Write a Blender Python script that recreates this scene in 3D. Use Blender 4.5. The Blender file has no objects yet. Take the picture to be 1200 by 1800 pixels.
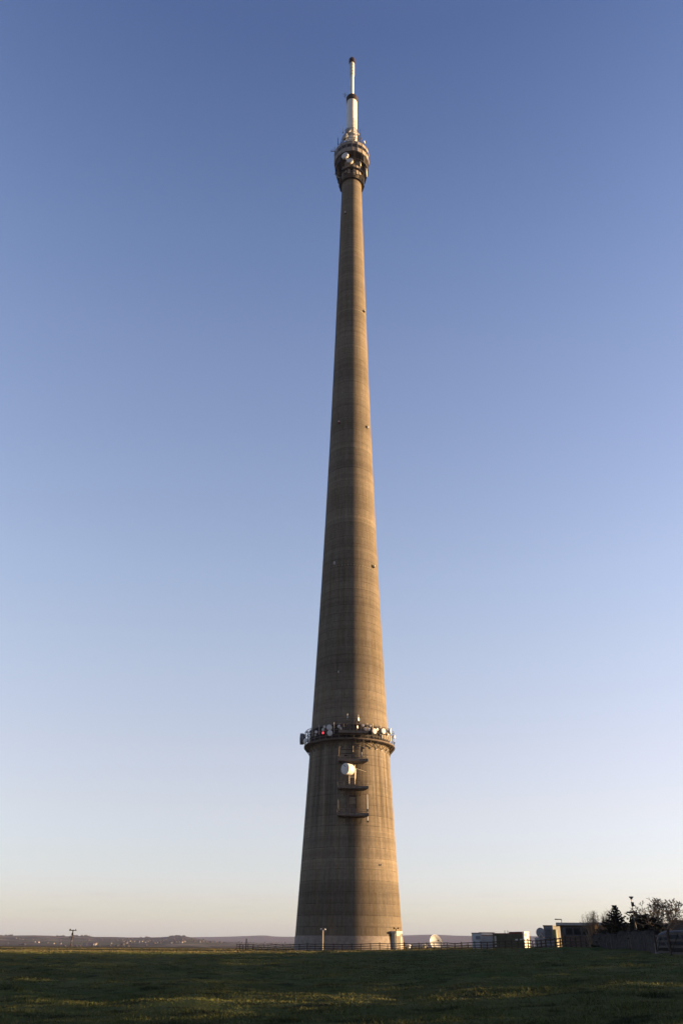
import bpy, math, random
import numpy as np
from mathutils import Vector, Matrix
R = math.radians
random.seed(7); rng = np.random.default_rng(11)
S = bpy.context.scene
COL = S.collection

# ------------------------------------------------------------------ camera
FPX, PW, PH = 1400.0, 1200.0, 1800.0           # focal length in photo pixels, photo size
PITCH, ROLL = math.atan((1656.5 - 900) / FPX), R(0.56)
CAM = np.array([0.0, 0.0, 1.7])
FW = np.array([0, math.cos(PITCH), math.sin(PITCH)])
_rt = np.array([1.0, 0, 0]); _up = np.cross(_rt, FW)
RT = _rt * math.cos(ROLL) + _up * math.sin(ROLL)
UP = -_rt * math.sin(ROLL) + _up * math.cos(ROLL)
cd = bpy.data.cameras.new('camera'); cam = bpy.data.objects.new('camera', cd); COL.objects.link(cam)
cd.sensor_fit = 'VERTICAL'; cd.sensor_height = 24.0; cd.lens = 24.0 * FPX / PH
cd.clip_start = 0.1; cd.clip_end = 60000
M = Matrix.Identity(4)
for i in range(3):
    M[i][0], M[i][1], M[i][2], M[i][3] = RT[i], UP[i], -FW[i], CAM[i]
cam.matrix_world = M
S.camera = cam

# ------------------------------------------------------------------ light
SUN_AZ, SUN_EL = R(85.0), R(5.0)               # azimuth clockwise from +Y (the way to the tower)
SUN_STRENGTH, SUN_COLOR = 4.3, (1.0, 0.63, 0.30)
SKY_STRENGTH = 0.10
w = bpy.data.worlds.new('World'); S.world = w; w.use_nodes = True
nt = w.node_tree; bg = nt.nodes['Background']
sky = nt.nodes.new('ShaderNodeTexSky'); sky.sky_type = 'NISHITA'; sky.sun_disc = False
sky.sun_elevation = SUN_EL; sky.sun_rotation = SUN_AZ
sky.altitude = 200; sky.air_density = 1.0; sky.dust_density = 0.5; sky.ozone_density = 3.0
# cool, clear evening air: the sky's own colour trimmed by height above the horizon
SKY_EL = [0.0, 0.425, 1.057, 2.341, 4.656, 7.754, 11.71, 17.747, 23.617, 31.152, 39.317, 46.651, 53.358, 59.339, 90.0]
SKY_GAIN = [(0.7919, 1.0984, 1.7679), (0.7919, 1.0984, 1.7679), (0.9236, 1.0475, 1.466), (1.0724, 0.9265, 1.2518), (1.3073, 0.9144, 0.9779), (1.671, 0.9732, 0.8624), (1.9652, 1.0622, 0.863), (2.2139, 1.1978, 0.9304), (2.2549, 1.2597, 1.0055), (2.1387, 1.2187, 1.0288), (1.9288, 1.1475, 1.0285), (1.583, 1.0216, 0.9859), (1.2715, 0.8673, 0.8963), (1.0156, 0.7367, 0.827), (0.914, 0.663, 0.7443)]
tc = nt.nodes.new('ShaderNodeTexCoord'); sx = nt.nodes.new('ShaderNodeSeparateXYZ'); nt.links.new(tc.outputs['Generated'], sx.inputs[0])
asn = nt.nodes.new('ShaderNodeMath'); asn.operation = 'ARCSINE'; nt.links.new(sx.outputs[2], asn.inputs[0])
mr = nt.nodes.new('ShaderNodeMapRange'); nt.links.new(asn.outputs[0], mr.inputs[0]); mr.inputs[1].default_value = 0; mr.inputs[2].default_value = R(90)
rp = nt.nodes.new('ShaderNodeValToRGB'); nt.links.new(mr.outputs[0], rp.inputs[0])
while len(rp.color_ramp.elements) > 1: rp.color_ramp.elements.remove(rp.color_ramp.elements[-1])
for i, (e_, c_) in enumerate(zip(SKY_EL, SKY_GAIN)):
    q_ = rp.color_ramp.elements[0] if i == 0 else rp.color_ramp.elements.new(max(0, e_) / 90)
    q_.position = max(0, e_) / 90; q_.color = (*c_, 1)
mu = nt.nodes.new('ShaderNodeVectorMath'); mu.operation = 'MULTIPLY'; nt.links.new(sky.outputs[0], mu.inputs[0]); nt.links.new(rp.outputs[0], mu.inputs[1])
# sky behind and beside the photographer dimmed, to darken the tower's shaded face
mb_ = nt.nodes.new('ShaderNodeMapRange'); mb_.interpolation_type = 'SMOOTHSTEP'; nt.links.new(sx.outputs[1], mb_.inputs[0])
for i_, v_ in enumerate((.12, .47, .54, 1.0)): mb_.inputs[1 + i_].default_value = v_
def wm_(op, a, b):
    o = nt.nodes.new('ShaderNodeMath'); o.operation = op
    for i, q in enumerate((a, b)):
        if isinstance(q, (int, float)): o.inputs[i].default_value = q
        else: nt.links.new(q, o.inputs[i])
    return o.outputs[0]
def wr_(v, a, b, c, d):
    o = nt.nodes.new('ShaderNodeMapRange'); o.interpolation_type = 'SMOOTHSTEP'; nt.links.new(v, o.inputs[0])
    for i, q in enumerate((a, b, c, d)): o.inputs[1 + i].default_value = q
    return o.outputs[0]
cv_ = nt.nodes.new('ShaderNodeCombineXYZ'); nt.links.new(wm_('MULTIPLY', wm_('ARCTAN2', sx.outputs[0], sx.outputs[1]), 14.0), cv_.inputs[0]); nt.links.new(wm_('MULTIPLY', asn.outputs[0], 300.0), cv_.inputs[1])
cn_ = nt.nodes.new('ShaderNodeTexNoise'); nt.links.new(cv_.outputs[0], cn_.inputs['Vector']); cn_.inputs['Scale'].default_value = 1.0; cn_.inputs['Detail'].default_value = 4
cl_ = wm_('MULTIPLY', wr_(cn_.outputs[0], .54, .72, 0, .075), wm_('MULTIPLY', wr_(asn.outputs[0], R(.6), R(1.2), 0, 1), wr_(asn.outputs[0], R(2.0), R(4.0), 1, 0)))
ms_ = nt.nodes.new('ShaderNodeVectorMath'); ms_.operation = 'SCALE'; nt.links.new(mu.outputs[0], ms_.inputs[0]); nt.links.new(wm_('MULTIPLY', mb_.outputs[0], wm_('SUBTRACT', 1.0, cl_)), ms_.inputs['Scale'])
nt.links.new(ms_.outputs[0], bg.inputs[0]); bg.inputs[1].default_value = SKY_STRENGTH
sd = bpy.data.lights.new('sun', 'SUN'); sun = bpy.data.objects.new('sun', sd); COL.objects.link(sun)
sd.energy = SUN_STRENGTH; sd.angle = R(0.5); sd.color = SUN_COLOR
svec = Vector((math.sin(SUN_AZ) * math.cos(SUN_EL), math.cos(SUN_AZ) * math.cos(SUN_EL), math.sin(SUN_EL)))
sun.rotation_euler = svec.to_track_quat('Z', 'Y').to_euler()
sun.location = (120, 20, 60)
vs = S.view_settings
S.display_settings.display_device = 'sRGB'
vs.view_transform = 'Standard'; vs.look = 'None'; vs.exposure = 2.2; vs.gamma = 1.0; vs.use_curve_mapping = False

# ------------------------------------------------------------------ survey helpers
def ray(px, py):
    return FW + RT * ((px - PW / 2) / FPX) + UP * ((PH / 2 - py) / FPX)
def atY(px, py, Y):
    d = ray(px, py); return CAM + d * (Y / d[1])
def depth(P):
    return float((np.asarray(P, float) - CAM) @ FW)
def mpp(P):                                     # metres per photo pixel at P
    return depth(P) / FPX
def sst(a, b, x):
    t = np.clip((x - a) / (b - a), 0, 1); return t * t * (3 - 2 * t)
def _hash(ix, iy, s):
    h = (ix.astype(np.int64) * 374761393 + iy.astype(np.int64) * 668265263 + s * 1274126177) & 0xffffffff
    h = ((h ^ (h >> 13)) * 1274126177) & 0xffffffff
    return ((h ^ (h >> 16)) & 0xffff) / 65535.0
def vn(x, y, s=0):                              # value noise, -1..1
    x = np.asarray(x, float); y = np.asarray(y, float)
    ix, iy = np.floor(x), np.floor(y); fx, fy = x - ix, y - iy
    fx = fx * fx * (3 - 2 * fx); fy = fy * fy * (3 - 2 * fy)
    a = _hash(ix, iy, s) * (1 - fx) + _hash(ix + 1, iy, s) * fx
    b = _hash(ix, iy + 1, s) * (1 - fx) + _hash(ix + 1, iy + 1, s) * fx
    return (a * (1 - fy) + b * fy) * 2 - 1

# ------------------------------------------------------------------ terrain function
def _prof(pts):
    az, el = [], []
    for px, py in pts:
        d = ray(px, py); az.append(math.atan2(d[0], d[1])); el.append(d[2] / math.hypot(d[0], d[1]))
    return np.array(az), np.array(el)
RIDGE_NEAR = _prof([(-200, 1640), (0, 1643.5), (10, 1645), (60, 1644.3), (95, 1645), (100, 1646.3), (115, 1646), (140, 1645.3), (155, 1645.5), (167, 1647),
                    (200, 1647), (230, 1648), (255, 1648), (285, 1647.3), (300, 1646), (325, 1645.5), (333, 1647), (348, 1650), (365, 1653), (390, 1656),
                    (500, 1658), (700, 1659), (1000, 1660), (1400, 1662)])
RIDGE_FAR = _prof([(-200, 1646), (300, 1648), (380, 1646.6), (400, 1646.3), (430, 1645.5), (455, 1644.4), (470, 1644.5), (481, 1646), (500, 1646.5), (600, 1647),
                   (708, 1644.3), (735, 1643.2), (760, 1642.8), (785, 1643.6), (800, 1644.6), (830, 1645), (900, 1645.2), (935, 1645.5), (1000, 1646.5), (1400, 1650)])
def T(x, y):
    x = np.asarray(x, float); y = np.asarray(y, float)
    k = np.interp(y, [0, 60, 122, 170, 190, 260], [.045, .044, .037, .0187, .018, .015])
    off = np.interp(y, [0, 40, 120, 190], [0, .1, .2, .2])
    xr = np.maximum(x, 0); xl = np.maximum(-x, 0)
    near = off + k * 90 * np.tanh(xr / 90) - .4 * np.tanh(xl * .018 / .4)
    r = np.hypot(x, y); az = np.arctan2(x, y)
    e1 = 1.7 + np.interp(az, *RIDGE_NEAR) * 4500
    e2 = 1.7 + np.interp(az, *RIDGE_FAR) * 9000
    # far land: radial control heights
    rr = np.array([300., 480., 900., 1500., 2200., 3200., 4500., 5600., 7000., 9000., 10500., 14000.])
    one = np.ones_like(r)
    mid = -13.0 + 3 * vn(az * 14, az * 0 + 3, 5)
    hh = np.stack([-.3 * one, -9 * one, -30 * one, -31 * one, mid, mid * .45 + e1 * .3, e1, np.minimum(e1 - 26, -5), np.minimum(e2 - 45, -2), e2, e2 - 60, e2 * 0 - 60], -1)
    i = np.clip(np.searchsorted(rr, r) - 1, 0, len(rr) - 2)
    t = np.clip((r - rr[i]) / (rr[i + 1] - rr[i]), 0, 1); t = t * t * (3 - 2 * t)
    a = np.take_along_axis(hh, i[..., None], -1)[..., 0]; b = np.take_along_axis(hh, (i + 1)[..., None], -1)[..., 0]
    far = a * (1 - t) + b * t
    wob = sst(600, 1500, r) * (1 - .8 * np.exp(-((r - 4500) / 500) ** 2) - .8 * np.exp(-((r - 9000) / 700) ** 2))
    far = far + wob * (3.0 * vn(x / 420, y / 420, 1) + 1.3 * vn(x / 150, y / 150, 2))
    z = near + (far - near) * sst(285, 430, r)
    fade = 1 - sst(150, 280, r)
    bump = .10 * vn(x / 6, y / 3.2, 3) + .12 * vn(x / 2.4, y / 1.2, 4) + .035 * vn(x / .7, y / .7, 6)
    return z + fade * bump * sst(2, 8, r)
def Tz(x, y):
    return float(T(np.array([x]), np.array([y]))[0])
def G(px, Y, py=1665):                          # ground point seen at column px, at distance Y
    p = atY(px, py, Y); return np.array([p[0], Y, Tz(p[0], Y)])
def hit(px, py):                                # where the line of sight meets the land
    d = ray(px, py); d = d / math.hypot(d[0], d[1])
    rs = np.geomspace(330, 9500, 900); P = CAM[None] + d[None] * rs[:, None]
    below = P[:, 2] < T(P[:, 0], P[:, 1])
    j = int(np.argmax(below)) if below.any() else 800
    return P[j]

# ------------------------------------------------------------------ mesh builder
def nrm(v):
    v = np.asarray(v, float); return v / max(1e-9, np.linalg.norm(v))
class MB:
    def __init__(s): s.V, s.F = [], []
    def add(s, v, f):
        o = len(s.V); s.V.extend([tuple(map(float, p)) for p in v]); s.F.extend([tuple(i + o for i in q) for q in f]); return s
    def box(s, c, size, rz=0.0, taper=None):
        hx, hy, hz = size[0] / 2, size[1] / 2, size[2] / 2
        v = []
        for z in (-hz, hz):
            kx = ky = 1.0
            if taper and z > 0: kx, ky = taper
            for x, y in ((-hx, -hy), (hx, -hy), (hx, hy), (-hx, hy)):
                X, Y = x * kx, y * ky
                v.append((c[0] + X * math.cos(rz) - Y * math.sin(rz), c[1] + X * math.sin(rz) + Y * math.cos(rz), c[2] + z))
        return s.add(v, [(3, 2, 1, 0), (4, 5, 6, 7), (0, 1, 5, 4), (1, 2, 6, 5), (2, 3, 7, 6), (3, 0, 4, 7)])
    def tube(s, pts, rad, n=6, caps=True):
        pts = [np.asarray(p, float) for p in pts]
        if not hasattr(rad, '__len__'): rad = [rad] * len(pts)
        v = []; f = []
        ref = None
        for i, p in enumerate(pts):
            d = nrm(pts[min(i + 1, len(pts) - 1)] - pts[max(i - 1, 0)])
            if ref is None: ref = np.array([0, 0, 1.]) if abs(d[2]) < .9 else np.array([1., 0, 0])
            a = nrm(np.cross(d, ref)); b = np.cross(d, a); ref = np.cross(a, d) * 1.0
            for k in range(n):
                t = 2 * math.pi * k / n; v.append(p + rad[i] * (math.cos(t) * a + math.sin(t) * b))
        for i in range(len(pts) - 1):
            for k in range(n):
                k2 = (k + 1) % n; f.append((i * n + k, i * n + k2, (i + 1) * n + k2, (i + 1) * n + k))
        if caps:
            f.append(tuple(range(n - 1, -1, -1))); f.append(tuple((len(pts) - 1) * n + k for k in range(n)))
        return s.add(v, f)
    def bar(s, a, b, wx, wz=None):               # square bar
        return s.tube([a, b], wx * .72, 4)
    def lathe(s, prof, n=64, c=(0, 0, 0), axis=None, closed=False, a0=0.0, a1=None):
        c = np.asarray(c, float)
        if axis is None: X, Y, Z = np.eye(3)
        else:
            Z = nrm(axis); h = np.array([0, 0, 1.]) if abs(Z[2]) < .95 else np.array([0, 1., 0]); X = nrm(np.cross(h, Z)); Y = np.cross(Z, X)
        full = a1 is None; m = n if full else n + 1
        v = []; f = []
        for r, z in prof:
            for k in range(m):
                t = 2 * math.pi * k / n if full else a0 + (a1 - a0) * k / n
                v.append(c + r * math.cos(t) * X + r * math.sin(t) * Y + z * Z)
        L = len(prof)
        for i in range(L - 1 + (1 if closed else 0)):
            i2 = (i + 1) % L
            for k in range(n):
                k2 = (k + 1) % m
                f.append((i * m + k, i * m + k2, i2 * m + k2, i2 * m + k))
        return s.add(v, f)
    def build(s, name, mat, parent=None, loc=None, smooth=False):
        me = bpy.data.meshes.new(name)
        base = np.array(parent_loc(parent)) if parent is not None else np.asarray(loc if loc is not None else (0, 0, 0), float)
        V = np.array(s.V, float).reshape(-1, 3) - base
        me.from_pydata(V.tolist(), [], s.F); me.update()
        if smooth: me.polygons.foreach_set('use_smooth', [True] * len(me.polygons))
        if smooth == 'auto': me.set_sharp_from_angle(angle=R(40))
        me.materials.append(mat)
        o = bpy.data.objects.new(name, me); COL.objects.link(o)
        if parent is not None: o.parent = parent
        else: o.location = base
        return o
def parent_loc(p):
    v = np.zeros(3)
    while p is not None:
        v = v + np.array(p.location); p = p.parent
    return v
def fast_mesh(name, V, Fidx, k, mat, smooth=False):  # V n x 3, Fidx m x k
    me = bpy.data.meshes.new(name); m = len(Fidx)
    me.vertices.add(len(V)); me.vertices.foreach_set('co', np.asarray(V, np.float32).ravel())
    me.loops.add(m * k); me.loops.foreach_set('vertex_index', np.asarray(Fidx, np.int32).ravel())
    me.polygons.add(m); me.polygons.foreach_set('loop_start', np.arange(0, m * k, k, dtype=np.int32)); me.polygons.foreach_set('loop_total', np.full(m, k, np.int32))
    me.update(calc_edges=True); me.validate()
    if smooth: me.polygons.foreach_set('use_smooth', np.ones(m, bool))
    me.materials.append(mat)
    o = bpy.data.objects.new(name, me); COL.objects.link(o); return o
def tag(o, label=None, cat=None, group=None, kind=None):
    if label: o['label'] = label
    if cat: o['category'] = cat
    if group: o['group'] = group
    if kind: o['kind'] = kind
    return o
def thing(name, label, cat, loc, group=None):
    o = bpy.data.objects.new(name, None); COL.objects.link(o); o.location = tuple(map(float, loc)); o.empty_display_size = .5
    return tag(o, label, cat, group)
def dup(root, loc, rz=0.0, sc=1.0, label=None):
    r = root.copy(); COL.objects.link(r); r.location = tuple(map(float, loc)); r.rotation_euler = (0, 0, rz); r.scale = (sc, sc, sc)
    if label: r['label'] = label
    for ch in list(root.children):
        c = ch.copy(); COL.objects.link(c); c.parent = r
        for g in ch.children:
            d = g.copy(); COL.objects.link(d); d.parent = c
    return r

# ------------------------------------------------------------------ materials
class NT:
    def __init__(s, name):
        s.m = bpy.data.materials.new(name); s.m.use_nodes = True; s.t = s.m.node_tree; s.b = s.t.nodes['Principled BSDF']
    def n(s, typ, props=None, **ins):
        o = s.t.nodes.new('ShaderNode' + typ)
        for k, v in (props or {}).items(): setattr(o, k, v)
        for k, v in ins.items():
            key = int(k[1:]) if k[0] == 'i' and k[1:].isdigit() else k
            s.set(o.inputs[key], v)
        return o
    def set(s, inp, v):
        if isinstance(v, bpy.types.NodeSocket): s.t.links.new(v, inp)
        elif isinstance(v, bpy.types.Node): s.t.links.new(v.outputs[0], inp)
        else: inp.default_value = v
    def math(s, op, a, b=0.0, c=0.0, clamp=False):
        o = s.n('Math', {'operation': op, 'use_clamp': clamp}); s.set(o.inputs[0], a); s.set(o.inputs[1], b)
        if op in ('MULTIPLY_ADD', 'COMPARE'): s.set(o.inputs[2], c)
        return o.outputs[0]
    def mix(s, fac, a, b, mode='MIX'):
        o = s.n('Mix', {'data_type': 'RGBA', 'blend_type': mode}); s.set(o.inputs['Factor'], fac)
        s.set(o.inputs[6], a if not isinstance(a, tuple) else (*a[:3], 1)); s.set(o.inputs[7], b if not isinstance(b, tuple) else (*b[:3], 1)); return o.outputs[2]
    def maprange(s, v, a, b, c, d, smooth=False):
        o = s.n('MapRange', {'interpolation_type': 'SMOOTHSTEP' if smooth else 'LINEAR'}); s.set(o.inputs[0], v)
        for i, q in enumerate((a, b, c, d)): s.set(o.inputs[1 + i], q)
        return o.outputs[0]
    def noise(s, vec, scale, detail=3.0, rough=.55, dim='3D'):
        o = s.n('TexNoise', {'noise_dimensions': dim})
        if dim == '1D': s.set(o.inputs['W'], vec)
        else: s.set(o.inputs['Vector'], vec)
        o.inputs['Scale'].default_value = scale; o.inputs['Detail'].default_value = detail; o.inputs['Roughness'].default_value = rough
        return o.outputs[0]
    def bump(s, h, strength=.3, dist=.05):
        o = s.n('Bump'); s.set(o.inputs['Height'], h); o.inputs['Strength'].default_value = strength; o.inputs['Distance'].default_value = dist
        s.set(s.b.inputs['Normal'], o.outputs[0])
    def pos(s): return s.n('NewGeometry').outputs['Position']
    def obj(s): return s.n('TexCoord').outputs['Object']
def simple(name, col, rough=.6, var=.25, scale=2.0, metal=0.0, bump=0.0, spec=.3):
    k = NT(name); v = k.noise(k.pos(), scale, 4, .6)
    c = k.mix(k.maprange(v, .3, .7, 0, 1), tuple(x * (1 - var) for x in col), tuple(min(1, x * (1 + var)) for x in col))
    k.set(k.b.inputs['Base Color'], c); k.b.inputs['Roughness'].default_value = rough; k.b.inputs['Metallic'].default_value = metal
    k.b.inputs['Specular IOR Level'].default_value = spec
    if bump: k.bump(v, bump, .02)
    return k.m
def emit(name, col, st):
    k = NT(name); k.b.inputs['Base Color'].default_value = (*col, 1); k.b.inputs['Emission Color'].default_value = (*col, 1); k.b.inputs['Emission Strength'].default_value = st; return k.m

def m_concrete():
    k = NT('shuttered_concrete'); P = k.obj(); sp = k.n('SeparateXYZ', Vector=P); x, y, z = sp.outputs
    ang = k.math('ARCTAN2', y, x); u = k.math('MULTIPLY', ang, 10.0)
    cmb = lambda a, b, c=0.0: k.n('CombineXYZ', X=a, Y=b, Z=c).outputs[0]
    b1 = k.noise(z, .09, 5, .6, '1D')
    lift = k.math('FLOOR', k.math('DIVIDE', z, 6.86))
    wn = k.n('TexWhiteNoise', {'noise_dimensions': '1D'}); k.set(wn.inputs['W'], lift)
    lift2 = k.math('FLOOR', k.math('DIVIDE', z, 2.29)); wn2 = k.n('TexWhiteNoise', {'noise_dimensions': '1D'}); k.set(wn2.inputs['W'], k.math('ADD', lift2, 77.3))
    f1 = k.maprange(b1, .3, .7, .86, 1.12)
    f2 = k.math('MULTIPLY_ADD', wn.outputs[0], .12, .94); f3 = k.math('MULTIPLY_ADD', wn2.outputs[0], .12, .94)
    # joints between lifts, thin boards
    fr = k.math('FRACT', k.math('DIVIDE', z, 2.29)); jn = k.math('LESS_THAN', fr, .07)
    jmod = k.maprange(k.noise(cmb(k.math('MULTIPLY', u, .35), k.math('MULTIPLY', z, .5)), 1.0, 2), .35, .62, .05, .40)
    fj = k.math('SUBTRACT', 1.0, k.math('MULTIPLY', jn, jmod))
    fv = k.math('FRACT', k.math('DIVIDE', u, 1.5)); jv = k.math('LESS_THAN', fv, .09)
    fjv = k.math('SUBTRACT', 1.0, k.math('MULTIPLY', jv, .10))
    brd = k.maprange(k.noise(cmb(k.math('MULTIPLY', u, 2.2), k.math('MULTIPLY', z, .06)), 1.0, 3, .6), .3, .7, .93, 1.07)
    stn = k.maprange(k.noise(cmb(k.math('MULTIPLY', u, .5), k.math('MULTIPLY', z, .02)), 1.0, 4, .65), .3, .7, .88, 1.11)
    grain = k.maprange(k.noise(P, 2.2, 8, .75), .25, .75, .84, 1.16)
    pat = k.maprange(k.noise(cmb(k.math('MULTIPLY', u, 1.6), k.math('MULTIPLY', lift2, 7.31), 2.0), 1.0, 4, .7), .3, .7, .84, 1.17)
    fine = k.maprange(k.noise(cmb(k.math('MULTIPLY', u, 2.4), k.math('MULTIPLY', z, .9), 6.0), 1.0, 5, .75), .3, .7, .84, 1.18)
    bf = k.maprange(k.noise(z, .75, 5, .7, '1D'), .3, .7, .86, 1.13)
    dots = k.math('MULTIPLY', k.math('LESS_THAN', k.math('FRACT', k.math('DIVIDE', u, 1.05)), .42), k.math('ADD', k.math('COMPARE', z, 91.9, .17), k.math('COMPARE', z, 186.1, .22)))
    dotf = k.math('MULTIPLY_ADD', dots, .75, 1.0)
    # rain streaks running down from the gallery
    st = k.maprange(k.noise(cmb(k.math('MULTIPLY', u, 1.15), k.math('MULTIPLY', z, .018), 4.0), 1.0, 3, .6), .36, .64, .62, 1.36)
    msk = k.math('MULTIPLY', k.maprange(z, 16, 33, 0, 1, True), k.maprange(z, 43.6, 44.6, 1, 0))
    stf = k.math('MULTIPLY_ADD', k.math('SUBTRACT', st, 1.0), msk, 1.0)
    # older darker pour under 13.5 m, step at 63 m
    low = k.maprange(z, 13.3, 13.6, .82, 1.04); up = k.maprange(z, 63.0, 63.5, 1.08, .90); up2 = k.maprange(z, 63, 120, 1, 1.12)
    # broad damp patch round the front balconies
    wet = k.math('MULTIPLY', k.maprange(k.math('ABSOLUTE', k.math('ADD', ang, 1.50)), .05, .22, 1, 0, True), k.math('MULTIPLY', k.maprange(z, 8, 26, 0, 1, True), k.maprange(z, 43.6, 44.6, 1, 0)))
    wetf = k.math('MULTIPLY_ADD', wet, -.33, 1.0)
    f = f1
    for g in (f2, f3, fj, fjv, brd, stn, grain, stf, low, up, up2, wetf, pat, fine, dotf, bf): f = k.math('MULTIPLY', f, g)
    tint = k.mix(k.maprange(k.noise(cmb(k.math('MULTIPLY', u, .8), k.math('MULTIPLY', z, .05), 9.0), 1.0, 4), .4, .7, 0, 1), (.142, .126, .104), (.136, .113, .080))
    c = k.n('VectorMath', {'operation': 'SCALE'}); k.set(c.inputs[0], tint); k.set(c.inputs['Scale'], f)
    k.set(k.b.inputs['Base Color'], c.outputs[0]); k.b.inputs['Roughness'].default_value = .92; k.b.inputs['Specular IOR Level'].default_value = .1
    h = k.math('ADD', k.math('MULTIPLY', grain, .5), k.math('MULTIPLY', k.math('ADD', fj, brd), .6)); k.bump(h, .35, .06)
    return k.m
def m_field(name='meadow'):
    k = NT(name); P = k.pos(); sp = k.n('SeparateXYZ', Vector=P); y = sp.outputs[1]
    a = k.noise(P, .23, 4, .6); b = k.noise(P, 1.6, 4, .65); d = k.noise(P, .05, 3)
    c = k.mix(k.maprange(a, .38, .62, 0, 1), (.044, .070, .020), (.070, .084, .026))
    c = k.mix(k.maprange(b, .5, .75, 0, .75), c, (.085, .082, .028))
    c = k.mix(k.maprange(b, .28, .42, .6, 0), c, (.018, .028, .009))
    c = k.mix(k.maprange(d, .45, .7, 0, .45), c, (.075, .066, .022))
    dry_sunlit = k.maprange(k.math('ADD', y, k.math('MULTIPLY', k.math('SUBTRACT', a, .5), 18)), 156, 162, 0, .75, True)
    c = k.mix(dry_sunlit, c, (.20, .17, .07))  # dry straw grass, brightened so its colour carries the sunlit strip
    br = k.maprange(k.math('ADD', y, k.math('MULTIPLY', k.math('SUBTRACT', a, .5), 18)), 206, 214, 0, .8, True)
    c = k.mix(br, c, (.060, .050, .026))
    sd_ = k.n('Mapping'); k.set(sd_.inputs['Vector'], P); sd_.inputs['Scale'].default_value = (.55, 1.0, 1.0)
    tussock_shade = k.noise(sd_.outputs[0], 1.15, 4, .6); c = k.mix(k.maprange(tussock_shade, .53, .63, 0, .78), c, (.012, .018, .006)); c = k.mix(k.maprange(k.noise(sd_.outputs[0], .42, 3, .6), .5, .68, 0, .45), c, (.085, .088, .030))  # dark blotches put the tussocks' shade into the ground colour
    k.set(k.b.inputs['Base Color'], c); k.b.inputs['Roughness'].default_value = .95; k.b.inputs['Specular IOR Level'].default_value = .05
    k.bump(k.noise(P, 5, 5, .7), .8, .08); return k.m
def m_blade():
    k = NT('grass_blade'); P = k.pos()
    a = k.noise(P, .23, 4, .6); b = k.noise(P, 2.6, 3, .6); d = k.noise(P, .05, 3)
    c = k.mix(k.maprange(a, .38, .62, 0, 1), (.066, .096, .032), (.106, .122, .040))
    c = k.mix(k.maprange(b, .52, .74, 0, .6), c, (.140, .130, .050))
    c = k.mix(k.maprange(d, .45, .7, 0, .45), c, (.125, .105, .038))
    yy = k.n('SeparateXYZ', Vector=P).outputs[1]; c = k.mix(k.maprange(k.math('ADD', yy, k.math('MULTIPLY', k.math('SUBTRACT', a, .5), 18)), 148, 156, 0, .8, True), c, (.19, .165, .075))  # dry blades, their pale tone also painting the sunlit strip
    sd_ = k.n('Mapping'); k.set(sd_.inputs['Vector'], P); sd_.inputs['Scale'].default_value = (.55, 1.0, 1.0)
    tussock_shade = k.noise(sd_.outputs[0], 1.15, 4, .6); c = k.mix(k.maprange(tussock_shade, .53, .63, 0, .78), c, (.012, .018, .006)); c = k.mix(k.maprange(k.noise(sd_.outputs[0], .42, 3, .6), .5, .68, 0, .45), c, (.085, .088, .030))  # same painted tussock shade on the blades
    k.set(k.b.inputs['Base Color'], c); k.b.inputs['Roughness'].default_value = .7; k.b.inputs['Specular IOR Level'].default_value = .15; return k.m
def m_hills():
    k = NT('far_farmland'); P = k.pos()
    sp = k.n('SeparateXYZ', Vector=P); y = sp.outputs[1]
    wob = k.n('TexNoise'); k.set(wob.inputs['Vector'], P); wob.inputs['Scale'].default_value = .004; wob.inputs['Detail'].default_value = 2
    off = k.n('VectorMath', {'operation': 'SCALE'}); k.set(off.inputs[0], wob.outputs[1]); off.inputs['Scale'].default_value = 160
    ad = k.n('VectorMath', {'operation': 'ADD'}); k.set(ad.inputs[0], P); k.set(ad.inputs[1], off.outputs[0])
    vo = k.n('TexVoronoi', {'distance': 'CHEBYCHEV'}); k.set(vo.inputs['Vector'], ad.outputs[0]); vo.inputs['Scale'].default_value = 1 / 230
    ve = k.n('TexVoronoi', {'feature': 'DISTANCE_TO_EDGE'}); k.set(ve.inputs['Vector'], ad.outputs[0]); ve.inputs['Scale'].default_value = 1 / 230
    rp = k.n('ValToRGB'); k.set(rp.inputs[0], k.n('SeparateColor', Color=vo.outputs['Color']).outputs[0])
    el = rp.color_ramp.elements; el[0].position = 0; el[0].color = (.080, .092, .050, 1); el[1].position = 1; el[1].color = (.070, .056, .054, 1)
    for p_, c_ in ((.25, (.095, .096, .068, 1)), (.45, (.078, .068, .058, 1)), (.6, (.150, .138, .105, 1)), (.8, (.048, .054, .036, 1))):
        e = rp.color_ramp.elements.new(p_); e.color = c_
    rp.color_ramp.interpolation = 'CONSTANT'
    c = k.mix(k.maprange(ve.outputs['Distance'], .02, .06, .7, 0), rp.outputs[0], (.03, .03, .018))
    n = k.noise(P, .0028, 5, .6); c = k.mix(k.maprange(n, .48, .6, 0, .75), c, (.060, .050, .046))
    c = k.mix(k.maprange(y, 5200, 6200, 0, .9), c, k.mix(k.maprange(k.noise(P, .0016, 5, .6), .35, .65, 0, 1), (.058, .047, .048), (.076, .064, .056)))
    k.set(k.b.inputs['Base Color'], c); k.b.inputs['Roughness'].default_value = 1; k.b.inputs['Specular IOR Level'].default_value = 0; return k.m
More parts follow.
